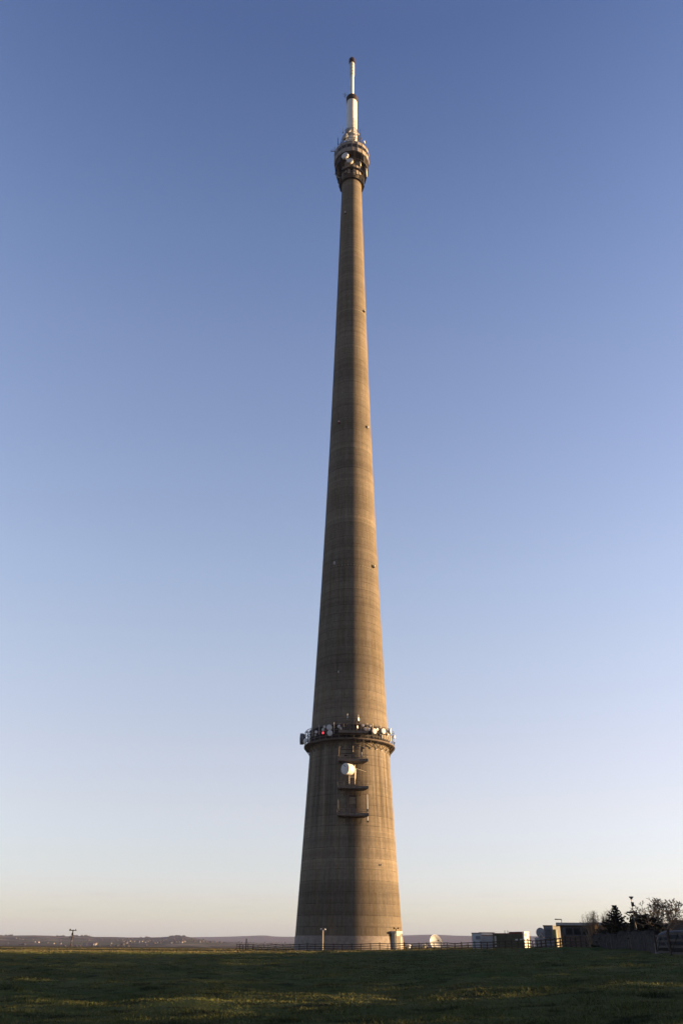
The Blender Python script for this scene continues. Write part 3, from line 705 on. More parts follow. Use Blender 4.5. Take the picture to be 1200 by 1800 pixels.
dish(535.6, 1302.5, 4.6, -50, 'narrow pale oval dish beside the big dark drum at the left end', P=atY(535.6, 1302.5, TY - 6), depth_k=.3)
GL = 'tiny pale dish bunched with others at the left end of the gallery'; gl = 'tiny dishes at the left end of the gallery'
for px, py, rp in ((538.3, 1286.5, 2.3), (544.6, 1288.8, 1.6), (543.3, 1295.3, 2.3), (542.9, 1302, 1.5), (540, 1299.6, 1.5)): dish(px, py, rp, -38, GL, group=gl)
dish(555.4, 1286.5, 2.5, -12, 'small pale dish alone on the dark screen, above a dim one')
dish(554.2, 1292, 2.0, -12, 'dim grey dish directly under the small pale one left on the gallery', mats=('drum_dark', 'radome_dim', 'steel'))
dish(570, 1277.6, 2.4, -5, 'small white dish topmost of the two above the red lamp')
dish(567.6, 1282.6, 2.6, -5, 'small white dish directly above the red lamp')
dish(578.4, 1278.4, 4.9, -4, 'large grey faced dish, upper of the pair left of the top balcony', r_cyl=12.0)
dish(579.3, 1288.2, 4.9, -9, 'large grey dish with a sunlit rim, lower of the left pair', r_cyl=12.2)
dish(595.6, 1276.8, 2.9, -4, 'small grey dish at the left corner of the top balcony', r_cyl=12.0)
dish(599.4, 1280.6, 2.1, 25, 'small dish with a sunlit edge beside the left balcony corner', r_cyl=12.3)
dish(630.4, 1264.6, 4.0, 72, 'cream dish seen edge on beside the right whip aerial', r_cyl=12.0, depth_k=.25)
dish(628.4, 1277.8, 2.6, 62, 'narrow bright dish low on the right of the antenna frame', r_cyl=12.3, depth_k=.3)
dish(637.6, 1274.8, 2.3, 6, 'small grey dish nearest the balcony on the sunlit side')
dish(641.7, 1281, 2.6, 14, 'small whitish dish below and right of the one nearest the balcony')
dish(650.8, 1275.7, 2.1, 10, 'small dim dish on the upper rail right of the balcony')
dish(648.4, 1281.8, 2.7, 8, 'small grey dish between the balcony and the first big white dish')
dish(658.3, 1285, 4.7, 34, 'big bright white dish, nearer the balcony of the two on the sunlit side', r_cyl=12.1)
dish(663.2, 1281.8, 2.4, 36, 'small bright white dish overlapping the first big white one')
dish(674.1, 1285, 4.8, 38, 'big bright white dish, farther right of the two on the sunlit side', r_cyl=12.1)
dish(686.7, 1285, 5.0, 74, 'tall bright oval dish near the right end of the gallery', r_cyl=11.9, depth_k=.35)
dish(682, 1291, 1.6, 40, 'tiny bright dish low beside the tall oval one on the right')
dish(694, 1295.4, 2.3, 50, 'small white dish at the very right end of the gallery', P=atY(693.6, 1295.3, TY - 1.0), mount_r=11.0)
# the big one between the landings
def big_dish():
    p = cyl(606.4, 1351.2, 13.0); r = 9.7 * mpp(p); n = nrm([math.sin(R(-42)), -math.cos(R(-42)), 0])
    t = thing('drum_dish', 'big white drum dish between the second and third balconies', 'dish', p)
    L = 1.9
    m = MB(); m.lathe([(r * .98, -.02), (r, 0), (r, -L), (r * .9, -L - .15), (.2, -L - .35), (.001, -L - .35)], 36, p, axis=n); m.build('shroud', MT['mast'], t, smooth='auto')
    m = MB(); m.lathe([(.001, .1), (r * .6, .07), (r * .95, 0), (r * .985, -.03)], 36, p, axis=n); m.build('radome', MT['radome'], t, smooth=True)
    q = cyl(623.5, 1350, 11.6); m = MB(); b = p - n * (L + .3)
    m.tube([b, q], .28, 8); m.tube([cyl(623.3, 1344.5, 11.6), cyl(623.6, 1379, 11.6)], .11, 6)
    m.tube([cyl(625.3, 1351, 11.2), cyl(624, 1370, 11.5)], .14, 6); m.tube([cyl(613.6, 1360, 11.8), cyl(613.6, 1379, 11.9)], .10, 6); m.tube([cyl(613.6, 1366, 11.8), cyl(623.5, 1366, 11.6)], .08, 5); m.tube([q, cyl(643, 1356.5, 10.6)], .04, 5)
    m.build('mount', MT['bright_steel'], t)
    tq = np.array([-n[1], n[0], 0]); m = MB(); c = p + n * .08 + np.array([0, 0, r * .5])
    m.tube([c - tq * -.25 + np.array([0, 0, -.25]), c + tq * -.45 + np.array([0, 0, .25])], .06, 4); m.build('face_mark', MT['dark_steel'], t)
big_dish()
# whip aerials
def whip(pts, label, r=.09, rc=12.0, group='whip aerials', mat='mast'):
    P = [cyl(px, py, rc) if not isinstance(rc, tuple) else atY(px, py, rc[0]) for px, py in pts]
    t = thing('whip_aerial', label, 'aerial', P[0], group); m = MB(); m.tube(P, [r] * (len(P) - 1) + [r * .8], 6); m.build('rod', MT[mat], t)
    m = MB(); m.box(P[0], (.4, .4, .35), 0); m.build('clamp', MT['steel'], t)
whip([(610.5, 1267.5), (610.5, 1254.6)], 'cream whip aerial standing up from the middle of the antenna frame', .10)
whip([(629.7, 1269), (629.6, 1256.2)], 'cream whip aerial at the right end of the antenna frame', .10)
whip([(692.4, 1306), (692.5, 1290)], 'bright upright aerial at the right end of the gallery', .10, (TY - 1.2,))
whip([(645.8, 1424), (645.3, 1396.5)], 'long sunlit aerial rising from the right of the lowest balcony', .10, 12.6)
whip([(646.2, 1444), (645.8, 1425)], 'sunlit aerial hanging below the right of the lowest balcony', .10, 12.6)
whip([(596.3, 1426), (594.2, 1421), (594, 1405.5)], 'grey aerial rising from the left corner of the lowest balcony', .07, 12.4, mat='steel')
m = MB()
for px, y0, y1 in ((671.7, 1291.5, 1298), (675.5, 1292, 1299.5), (679, 1293.5, 1300), (682.5, 1290, 1302), (686.5, 1294, 1303), (549, 1276, 1294), (560.5, 1274, 1291), (587, 1270, 1290), (645.5, 1271, 1287), (655, 1272, 1290), (668.5, 1275, 1292), (680.5, 1278, 1296)): m.tube([cyl(px, y0, 11.5), cyl(px, y1, 11.5)], .12 if px > 670 and px not in (680.5,) else .055, 5)
m.build('gallery_antenna', MT['bright_steel'], tower)

# dishes on the head
gh = 'dishes on the tower head'
dish(605.6, 273.0, 6.3, -28, 'large white drum dish tilted under the left of the tower room', r_cyl=6.6, depth_k=.55, mats=('mast', 'radome', 'dark_steel'), group=gh, mount_r=4.2, fel=-4)
dish(614.4, 281.3, 6.0, -6, 'white drum dish lowest in the middle under the tower room', r_cyl=6.0, depth_k=.7, mats=('drum', 'radome', 'dark_steel'), group=gh, mount_r=4.2)
dish(634.0, 288, 4.2, 78, 'narrow sunlit dish against the shaft under the tower room', r_cyl=5.0, depth_k=.3, mats=('mast', 'white', 'dark_steel'), group=gh, mount_r=4.0)
dish(644.9, 304, 8.2, 86, 'tall bright dish edge on at the right of the lattice head', P=atY(644.2, 303.5, TY - 1), depth_k=.25, mats=('drum_dark', 'white', 'dark_steel'), group=gh, mount_r=4.3)
dish(611.0, 228.0, 5.2, -14, 'upper grey dish leaning on the foot of the white mast', r_cyl=3.6, depth_k=.55, mats=('unit', 'radome_dim', 'dark_steel'), group=gh, mount_r=2.2)
dish(604.8, 239.5, 6.2, -48, 'lower grey dish on the roof at the left of the mast', r_cyl=4.9, depth_k=.6, mats=('unit', 'radome_dim', 'dark_steel'), group=gh, mount_r=3.4)
dish(630.2, 235, 2.2, 60, 'small bright dish right of the mast foot', r_cyl=4.2, depth_k=.5, mats=('mast', 'white', 'dark_steel'), group=gh, mount_r=3.4, P=atY(630.0, 235.3, TY - 2))
dish(641, 249.3, 2.4, 66, 'small bright dish on the right rim of the tower room roof', P=atY(640.8, 249.5, TY - 3), depth_k=.4, mats=('mast', 'white', 'dark_steel'), group=gh, mount_r=5.4)
whip([(594.2, 254), (593.8, 242.5)], 'dark double whip aerial on the left rim of the tower room roof', .16, (TY - 1.5,), gh, 'dark_steel')
whip([(602.6, 233), (602.2, 222.5)], 'thin pale whip aerial left of the mast foot', .08, (TY - 1.5,), gh, 'drum')
whip([(633.5, 244), (632.8, 227)], 'dark whip aerial right of the mast foot', .11, (TY - 1.0,), gh, 'dark_steel')
whip([(588, 272), (588.3, 258.5)], 'dark aerial clamped to the left wall of the tower room', .12, (TY - .8,), gh, 'dark_steel')
q = atY(585.5, 267.5, TY - .5); t = thing('yagi_aerial', 'small dark yagi aerial on the far left of the tower room', 'aerial', q, gh)
m = MB(); m.tube([q + np.array([-.9, -.4, 0]), q + np.array([1.8, 0, .1])], .09, 5); m.build('boom', MT['dark_steel'], t)
m = MB()
for k in range(5): c = q + np.array([-.8 + k * .35, -.3, 0]); m.tube([c - np.array([0, .3, .55]), c + np.array([0, -.3, .65])], .06, 4)
m.build('element', MT['dark_steel'], t)
q = atY(593.5, 310, TY - 1); t = thing('yagi_aerial', 'pale lattice aerial on the left of the lower head deck', 'aerial', q, gh)
m = MB(); m.tube([q + np.array([-1.2, -.3, 1.0]), q + np.array([.6, 0, -.9])], .1, 5); m.tube([q + np.array([-1.0, -.3, 1.5]), q + np.array([-1.3, -.3, .4])], .06, 4); m.tube([q + np.array([.1, -.2, .4]), q + np.array([-.7, -.2, -.5])], .06, 4); m.tube([q + np.array([.6, 0, -.1]), q + np.array([-.2, 0, -1.0])], .06, 4); m.tube([q + np.array([.4, 0, -.5]), q + np.array([2.0, 0, -.5])], .07, 4); m.build('boom', MT['bright_steel'], t)

# ------------------------------------------------------------------ fence
POSTS = [416, 422, 427, 436, 445, 453, 463, 473, 484.5, 497, 510.5, 526, 540, 554, 569, 586, 601.5, 618, 634, 651, 667, 681, 696, 710, 723, 736, 749, 762, 775, 786, 799, 811, 822, 834, 845,
         856, 866, 877, 888, 899, 910, 920, 928, 936, 943.5, 951, 959, 968, 976, 985, 994, 1003, 1012, 1021, 1030, 1038, 1046]
FY = ([416, 436, 453, 510, 600, 680, 735, 800, 860, 920, 990, 1046], [222, 207, 198, 193, 190, 188, 182, 170, 156, 142, 126, 118])
fl0 = G(600, 190)
fence = thing('timber_fence', 'long dark post and rail fence across the field in front of the tower', 'fence', fl0)
pp = [G(px, float(np.interp(px, *FY))) for px in POSTS]
for i, (px, p) in enumerate(zip(POSTS, pp)):
    h = 1.28 + .08 * math.sin(i * 2.3); w = .15 + .03 * math.sin(i * 1.7)
    pale = px in (453, 463, 473, 484.5, 497, 510.5)  # posts standing in sun, the light put into their timber colour
    m = MB(); m.box((p[0], p[1], p[2] + h / 2 - .1), (w, .13, h + .2), .1 * math.sin(i), (.92, .92)); o = m.build('post', MT['sunlit_timber' if pale else 'timber'], fence)
    if pale: tag(o, 'fence post coloured pale as if sunlit')
for hz in (.32, .72, 1.14):
    m = MB()
    for a, b in zip(pp[:-1], pp[1:]):
        q = np.array([0, -.09, hz]); d = nrm(b - a); m.box((a + b) / 2 + q, (np.linalg.norm((b - a)[:2]) - .004, .05, .13), math.atan2(b[1] - a[1], b[0] - a[0]))
        o = len(m.V) - 8
        for j in range(8):
            v = m.V[o + j]; s = ((np.array(v[:2]) - (a + b)[:2] / 2) @ (b - a)[:2]) / max(1e-6, np.linalg.norm((b - a)[:2])) ** 2
            m.V[o + j] = (v[0], v[1], v[2] + s * (b[2] - a[2]))
    m.build('rail', MT['timber'], fence)

# single post, twin lamp posts, distribution pole
p = G(432.5, 203); t = thing('timber_post', 'lone dark timber post behind the left end of the fence', 'post', p)
m = MB(); m.tube([p - np.array([0, 0, .3]), p + np.array([0, 0, 2.25])], .11, 8); m.build('shaft', MT['timber'], t); m = MB(); m.lathe([(.13, 2.2), (.13, 2.3), (.02, 2.36)], 8, p); m.build('cap', MT['timber'], t)
def twin_lamp(px, Y, ytop, label, pole_mat, head_mat, r):
    p = G(px, Y); H = atY(px, ytop, Y)[2] - p[2]; t = thing('twin_lamp_post', label, 'lamp post', p, 'twin floodlight posts')
    m = MB(); m.tube([p - np.array([0, 0, .2]), p + np.array([0, 0, H])], [r, r * .8], 8); m.tube([p + np.array([-.45, 0, H - .02]), p + np.array([.45, 0, H - .02])], .035, 6); m.build('pole', MT[pole_mat], t)
    for s in (-1, 1):
        m = MB(); c = p + np.array([s * .42, -.05, H + .08]); m.lathe([(.001, -.14), (.16, -.12), (.19, .04), (.12, .16), (.001, .18)], 12, c); m.build('lamp_head', MT[head_mat], t, smooth=True)
twin_lamp(567, 191.5, 1634.5, 'pale grey post with two small white lamp heads in front of the shaded side', 'drum', 'white', .13)
twin_lamp(696.5, 189.5, 1632.5, 'thin dark post with two lamp heads in front of the entrance block', 'timber', 'dark_steel', .09)
p = G(124.6, 290); H = atY(128.5, 1634.0, 290)[2] - p[2]
t = thing('utility_pole', 'wooden utility pole with a crossarm on the far left skyline', 'utility pole', p)
m = MB(); m.tube([p - np.array([0, 0, .6]), p + np.array([0, 0, H])], [.24, .17], 8); m.build('pole', MT['pole'], t)
m = MB(); m.box(p + np.array([0, -.2, H - .25]), (2.3, .16, .22), .05); m.build('crossarm', MT['pole'], t)
m = MB()
for s in (-1.0, -.75, .85): m.lathe([(.07, 0), (.13, .08), (.10, .2), (.14, .25), (.05, .36)], 10, p + np.array([s, -.2, H - .14]))
m.build('insulator', MT['dark_steel'], t, smooth=True)
m = MB(); m.box(p + np.array([.05, -.3, H - 1.3]), (.5, .4, .8), 0); m.build('transformer_box', MT['dark_steel'], t)
m = MB(); m.tube([p + np.array([-.75, -.2, H - 2.3]), p + np.array([.6, -.2, H - 2.3])], .06, 5); m.tube([p + np.array([-.75, -.2, H - 2.5]), p + np.array([-.75, -.2, H - 2.1])], .09, 5); m.tube([p + np.array([.6, -.2, H - 2.55]), p + np.array([.6, -.2, H - 2.05])], .09, 5); m.build('lower_arm', MT['pole'], t)
m = MB(); m.box(p + np.array([.12, -.27, 1.6]), (.3, .08, .45), 0); m.build('warning_plate', MT['cream'], t)

# ------------------------------------------------------------------ satellite dish and domed cabinets right of the tower
def ground_dish():
    Y = 214; c = atY(765.5, 1656, Y); g = Tz(c[0], Y); r = 11.9 * mpp(c); t = thing('satellite_dish', 'large round white satellite dish facing the sun behind the fence', 'satellite dish', (c[0], c[1], g))
    n = nrm([.40, -.88, .24])
    dp = .17
    m = MB(); m.lathe([(.001, -.55 * r * dp * 2), (r * .4, -.46 * r * dp * 2), (r * .75, -.24 * r * dp * 2), (r, 0), (r * 1.015, .05), (r * .985, .05), (r * .74, -.20 * r * dp * 2), (r * .4, -.42 * r * dp * 2), (.001, -.5 * r * dp * 2)], 40, c, axis=n); m.build('reflector', MT['white'], t, smooth='auto')
    m = MB(); f = c + n * r * .75; side = nrm(np.cross(n, [0, 0, 1.])); upv = np.cross(side, n)
    for s in (side * r * .9, -side * r * .9, upv * r * .9): m.tube([c + s, f], .04, 5)
    m.lathe([(.12, -.2), (.14, 0), (.08, .2)], 10, f, axis=n); m.build('feed_horn', MT['steel'], t)
    m = MB(); b = c - n * .5 * r
    for s in (-.9, .9): m.tube([(c[0] + s, c[1] + .9, g), b], .09, 6)
    m.tube([(c[0], c[1] - .5, g), b], .09, 6); m.box((c[0], c[1] + .2, g + .12), (2.6, 2.4, .3)); m.build('stand', MT['steel'], t)
ground_dish()
def dome(px, ytop, wpx, Y, label, mat):
    c = atY(px, ytop, Y); g = Tz(c[0], Y); h = c[2] - g; r = wpx / 2 * mpp(c); t = thing('domed_cabinet', label, 'cabinet', (c[0], Y, g), 'small domed cabinets behind the fence')
    m = MB(); m.lathe([(r * .62, -.1), (r * .62, h * .55)], 20, (c[0], Y, g)); m.build('body', MT[mat], t, smooth='auto')
    m = MB(); m.lathe([(r, h * .52), (r, h * .6), (r * .85, h * .78), (r * .5, h * .94), (.001, h)], 24, (c[0], Y, g)); m.build('dome', MT[mat], t, smooth=True)
dome(717.5, 1659.5, 10.5, 205, 'white domed cabinet close beside the foot of the tower', 'white')
dome(745.5, 1659, 10, 207, 'yellowish domed cabinet next to the large satellite dish', 'cream')
dome(706.5, 1662, 5, 206, 'tiny pale domed cabinet touching the tower foot', 'drum')

# ------------------------------------------------------------------ cabins and container
def block(name, label, cat, px0, px1, ytop, Y, dep, mat, rz=0.0, group=None, parts=None, roof=None):
    a, b = atY(px0, 1655, Y), atY(px1, 1655, Y); w = b[0] - a[0]; cx = (a[0] + b[0]) / 2; g = Tz(cx, Y); h = atY((px0 + px1) / 2, ytop, Y)[2] - g
    t = thing(name, label, cat, (cx, Y, g), group)
    m = MB(); m.box((cx, Y + dep / 2, g + h / 2 - .2), (w, dep, h + .4 - .1)); m.build('body', MT[mat], t)
    m = MB(); m.box((cx, Y + dep / 2, g + h - .02), (w + .14, dep + .14, .14)); m.build('roof', MT[roof or mat], t)
    t.rotation_euler = (0, 0, -math.atan2(cx, Y))
    return t, cx, g, w, h, Y
t, cx, g, w, h, Y = block('site_cabin', 'tall pale grey site cabin left of the green container', 'cabin', 829.5, 846, 1640, 176, 5, 'greyblue', roof='unit')
m = MB(); m.box((cx + .25, Y - .03, g + h * .72), (.9, .06, .6)); m.build('vent', MT['unit'], t)
m = MB(); m.box((cx + .2, Y - .03, g + h * .42), (.28, .06, .3)); m.box((cx + .2, Y - .03, g + h * .22), (.28, .06, .3)); m.build('notice_plate', MT['white'], t)
t, cx, g, w, h, Y = block('low_cabin', 'lower grey cabin with a roof edge painted sunlit red beside the green container', 'cabin', 846.5, 866, 1644.3, 177, 5, 'greyblue', roof='lit_rim')
t, cx, g, w, h, Y = block('white_cabin', 'white sunlit cabin showing above the lower grey cabin', 'cabin', 842, 869, 1639.2, 183, 4, 'white', roof='fascia')
t, cx, g, w, h, Y = block('shipping_container', 'dark green shipping container behind the fence', 'container', 866.5, 918.5, 1641, 171, 6, 'green', roof='lit_rim')
m = MB()
for k in range(34): m.box((cx - w / 2 + (k + .5) * w / 34, Y - .03, g + h / 2), (w / 68, .06, h * .86))
m.build('corrugation', MT['green'], t)
m = MB(); m.box((cx - w / 2 + .45, Y - .09, g + h * .60), (.32, .05, h * .46)); m.box((cx - w / 2 + .45, Y - .09, g + h * .22), (.3, .05, .3)); m.build('white_panel', MT['drum'], t)
m = MB()
for k, s in enumerate((-2.0, -1.62, -1.0, -.6, -.25)): 
    if k == 2: continue
    m.box((cx + w / 2 + s * .62 - .1, Y - .09, g + h * .62), (.2, .04, .24)); m.box((cx + w / 2 + s * .62 - .1, Y - .091, g + h * .56), (.1, .04, .12))
m.build('stencil_mark', MT['white'], t)
m = MB()
for s in (-.35, .05): m.tube([(cx + s * w / 4, Y + 2, g + h), (cx + s * w / 4, Y + 2, g + h + .55)], .07, 6)
m.build('chimney', MT['dark_steel'], t)
m = MB(); m.box((cx + w * .27, Y + 2.6, g + h + .17), (w * .44, 4, .26)); m.build('roof_box', MT['lit_rim'], t)
t, cx, g, w, h, Y = block('white_kiosk', 'bright white kiosk with a small dark window right of the green container', 'kiosk', 919.5, 932, 1638.2, 180, 2.2, 'white', roof='white')
m = MB(); m.box((cx - .25, Y - .03, g + h * .82), (.5, .06, .55)); m.build('window', MT['glass'], t)
# turn its sunlit flank: a splayed wing on the right
t.rotation_euler = (0, 0, R(38))
# dark round dish on a low plinth, louvred unit, cream wall, tank
def back_dish():
    Y = 150; c = atY(949.5, 1639.5, Y); g = Tz(c[0], Y); r = 8.0 * mpp(c); t = thing('round_drum', 'dark round drum with an A shaped stay left of the louvred unit', 'drum', (c[0], Y, g))
    n = nrm([-.35, -1, .05])
    m = MB(); m.lathe([(.001, .12), (r * .8, .1), (r * .98, .02), (r, -.05), (r, -1.1), (r * .9, -1.2), (.001, -1.25)], 32, c, axis=n); m.build('drum', MT['unit'], t, smooth='auto')
    m = MB(); m.tube([c + n * .25 + np.array([-.45, 0, -r]), c + n * .25 + np.array([0, 0, -r * .2]), c + n * .25 + np.array([.45, 0, -r])], .06, 5); m.build('stay', MT['drum'], t)
    m = MB(); zb = c[2] - r * .93; m.box((c[0] + .9, Y + .6, (g + zb) / 2), (3.4, 1.8, zb - g)); m.build('plinth', MT['unit'], t)
back_dish()
t, cx, g, w, h, Y = block('louvred_unit', 'dark grey louvred plant unit beside the round drum', 'plant unit', 957, 972, 1627, 144, 2.5, 'unit', roof='lit_rim')
m = MB()
for k in range(9): m.box((cx, Y - .05, g + h * .35 + k * h * .062), (w * .8, .1, .05))
m.build('louvre', MT['dark_steel'], t)
t, cx, g, w, h, Y = block('cream_shed', 'sunlit cream shed between the louvred unit and the brick building', 'shed', 972, 990, 1627.5, 162, 3, 'cream', roof='cream'); t.rotation_euler = (0, 0, R(20))
p = G(976.5, 150); H = atY(976.5, 1634, 150)[2] - p[2]; t = thing('storage_tank', 'yellowish upright tank in front of the cream shed', 'tank', p)
m = MB(); m.lathe([(.46, 0), (.46, H - .12), (.38, H), (.001, H + .04)], 24, p); m.build('tank', MT['yellow'], t, smooth='auto'); m = MB(); m.lathe([(.48, H * .5), (.49, H * .5 + .04), (.49, H * .55), (.48, H * .56)], 24, p); m.build('hoop', MT['steel'], t)

# ------------------------------------------------------------------ brick building with flat roof
Yb = 128
a = atY(985.5, 1650, Yb); w = 17.5; cx = a[0] + w / 2; g = Tz(a[0] + 2, Yb); zt = atY(988, 1623.5, Yb)[2]
bl = thing('brick_building', 'low brown brick building with a flat roof behind the bare shrubs', 'building', (a[0], Yb, g))
m = MB(); m.box((cx, Yb + 5, g + (zt - g) / 2 - .6), (w, 10, zt - g + 1.0)); m.build('wall', MT['brick'], bl)
m = MB(); m.box((cx, Yb + 5, zt - .02), (w + .9, 10.9, .26)); rf = m.build('roof', MT['felt'], bl); m = MB(); m.box((cx, Yb - .47, zt - .05), (w + .96, .06, .34)); m.box((a[0] - .49, Yb + 5, zt - .05), (.06, 10.9, .34)); m.build('fascia', MT['fascia'], rf)
m = MB(); m.box((a[0] + 2.2, Yb - .03, zt - 1.0), (3.6, .08, 1.1)); m.box((a[0] + 6.8, Yb - .03, zt - 1.0), (3.4, .08, 1.1)); m.build('cladding_band', MT['brick_dark'], bl)
for k in range(3):
    m = MB(); m.box((a[0] + 1.2 + k * 1.1, Yb - .09, zt - 1.0), (.9, .05, .8)); m.build('window', MT['glass'], bl)
m = MB(); m.box((a[0] + 4.2, Yb - .05, g + 1.0), (1.0, .1, 2.1)); m.build('door', MT['brick_dark'], bl)
bl.rotation_euler = (0, 0, -math.atan2(a[0], Yb))
p = atY(986.2, 1622.5, Yb + 3); q = atY(986.0, 1616, Yb + 3); t = thing('roof_lamp', 'bent arm lamp rising from the corner of the flat brick roof', 'lamp', p)
m = MB(); m.tube([p - np.array([0, 0, .5]), q], .045, 6); m.build('post', MT['steel'], t); m = MB(); e = atY(974.5, 1616, Yb + 3); m.tube([q, e], [.05, .09], 6); m.box(e + np.array([.45, 0, 0]), (.9, .22, .12)); m.build('arm', MT['steel'], t)

# shed at the far right behind the trees
t, cx, g, w, h, Y = block('dark_shed', 'low dark shed behind the right bare tree', 'shed', 1183, 1250, 1618, 118, 5, 'brick', roof='felt')
m = MB(); m.box((cx - w * .2, Y - .04, g + 1.0), (1.0, .08, 1.9)); m.build('door', MT['brick_dark'], t)

# ------------------------------------------------------------------ wall, gates, covered heap
def drystone(name, pts, label, hts):
    loc = pts[0]; m = MB(); rr = random.Random(3)
    SEC = [(-.32 + .10 * q / 8, .97 * q / 8) for q in range(9)] + [(.22 + .10 * q / 8, .97 - .97 * q / 8) for q in range(9)]; NS = len(SEC)
    for (p0, p1), (h0, h1) in zip(zip(pts[:-1], pts[1:]), zip(hts[:-1], hts[1:])):
        L = np.linalg.norm((p1 - p0)[:2]); n = max(2, int(L / .2)); d = (p1 - p0) / n; rz = math.atan2(d[1], d[0]); nv = np.array([-d[1], d[0], 0]) / (L / n)
        V = []; F = []
        for i in range(n + 1):
            q = p0 + d * i; g = Tz(q[0], q[1]) - .3; h = (h0 + (h1 - h0) * i / n) + .3
            for s, z in SEC:
                j = rr.uniform(-.03, .03); V.append((q[0] + nv[0] * (s + j), q[1] + nv[1] * (s + j), g + h * z + rr.uniform(-.03, .03)))
        for i in range(n):
            for k in range(NS - 1): F.append((i * NS + k, i * NS + k + 1, (i + 1) * NS + k + 1, (i + 1) * NS + k))
        F += [tuple(range(NS)), tuple(n * NS + k for k in range(NS - 1, -1, -1))]
        m.add(V, F)
    t = thing(name, label, 'wall', loc); o = m.build('stonework', MT['stone'], t)
    m = MB()
    for (p0, p1), (h0, h1) in zip(zip(pts[:-1], pts[1:]), zip(hts[:-1], hts[1:])):
        L = np.linalg.norm((p1 - p0)[:2]); n = max(2, int(L / .24)); d = (p1 - p0) / n; rz = math.atan2(d[1], d[0])
        for i in range(n):
            q = p0 + d * (i + .5); m.box((q[0], q[1], Tz(q[0], q[1]) + h0 + (h1 - h0) * (i + .5) / n + .02), (.17 + rr.uniform(-.03, .05), .5, .26 + rr.uniform(-.06, .1)), rz + rr.uniform(-.1, .1), (.8 + rr.uniform(-.2, .1), .8))
    m.build('coping', MT['stone'], t)
W = lambda px, Y: G(px, Y)
drystone('drystone_wall', [W(1045, 104), W(1090, 92), W(1140, 78), W(1158, 72)], 'dark drystone wall under the conifers on the right', [1.25, 1.35, 1.4, 1.45])
def gate(px0, px1, Y0, Y1, label, rails, h, mat='timber', group='timber hurdles by the wall'):
    a, b = G(px0, Y0), G(px1, Y1); t = thing('timber_hurdle', label, 'hurdle', a, group); rz = math.atan2(b[1] - a[1], b[0] - a[0]); L = np.linalg.norm((b - a)[:2]); c = (a + b) / 2
    for q in (a, b):
        m = MB(); m.box((q[0], q[1], q[2] + h / 2), (.14, .14, h + .3), rz); m.build('post', MT[mat], t)
    for k in range(rails):
        m = MB(); m.box((c[0], c[1] - .1, c[2] + h * (.14 + .78 * k / (rails - 1))), (L, .05, .14), rz); m.build('rail', MT['grey_timber'], t)
    m = MB(); o = np.array([0, -.06, 0]); m.tube([a + o + np.array([0, 0, h * .15]), (a + b) / 2 + o + np.array([0, 0, h * .9]), b + o + np.array([0, 0, h * .15])], .05, 4); m.build('brace', MT['grey_timber'], t)
MT['grey_timber'] = simple('silvered_timber', (.045, .040, .038), .85, .35, 5)
gate(1153, 1176, 69, 64, 'four rail timber hurdle at the right end of the drystone wall', 4, 1.35)
gate(1178, 1212, 60, 55, 'heavier timber hurdle cut by the right edge of the view', 4, 1.45)
c = G(1200, 69); hp = atY(1198, 1635.5, 69)[2] - c[2]
m = MB(); V = []; F = []
nu, nvv = 26, 10
for i in range(nvv + 1):
    f = i / nvv * math.pi / 2
    for k in range(nu):
        th = 2 * math.pi * k / nu; rx = 2.15 * math.cos(f) ** .45; ry = 1.6 * math.cos(f) ** .45; jn = 1 + .05 * vn(np.array([k * .7]), np.array([i * .9]), 8)[0]
        V.append((c[0] + rx * math.cos(th) * jn, c[1] + ry * math.sin(th) * jn, c[2] - .2 + (hp + .2) * math.sin(f)))
for i in range(nvv):
    for k in range(nu): F.append((i * nu + k, i * nu + (k + 1) % nu, (i + 1) * nu + (k + 1) % nu, (i + 1) * nu + k))
m.add(V, F); tag(m.build('covered_heap', MT['tarp'], loc=c, smooth=True), 'round topped heap under a dark cover behind the right hurdle', 'heap')
def hedge():
    rr = random.Random(77); pts = [G(1052, 103), G(1090, 93), G(1140, 80), G(1166, 74)]; t = thing('scrub_hedge', 'dark scrubby hedge showing over the drystone wall', 'hedge', pts[0]); lf = MB(); st = MB()
    for i in range(1500):
        k = rr.random() * 3; j = min(2, int(k)); q = pts[j] + (pts[j + 1] - pts[j]) * (k - j); top = 1.45 + .35 * math.sin(k * 5.1) + .2 * math.sin(k * 13.7) + .12 * math.sin(k * 31)
        z = Tz(q[0], q[1]); h = top * rr.random() ** .45; c = np.array([q[0] + rr.gauss(.3, .35), q[1] + 1.2 + rr.gauss(0, .35), z + h]); s_ = rr.uniform(.05, .12)
        aa = nrm([rr.gauss(0, 1), rr.gauss(0, 1), rr.gauss(0, 1)]); bb = nrm(np.cross(aa, [.3, .5, .8])); lf.add([c - aa * s_, c + bb * s_ * .7, c + aa * s_, c - bb * s_ * .7], [(0, 1, 2, 3)])
        if i % 9 == 0: st.tube([np.array([c[0], c[1], z]), c + np.array([rr.gauss(0, .1), 0, .22])], [.02, .008], 3, False)
    lf.build('foliage', MT['needle'], t); st.build('stems', MT['twig'], t)
hedge()
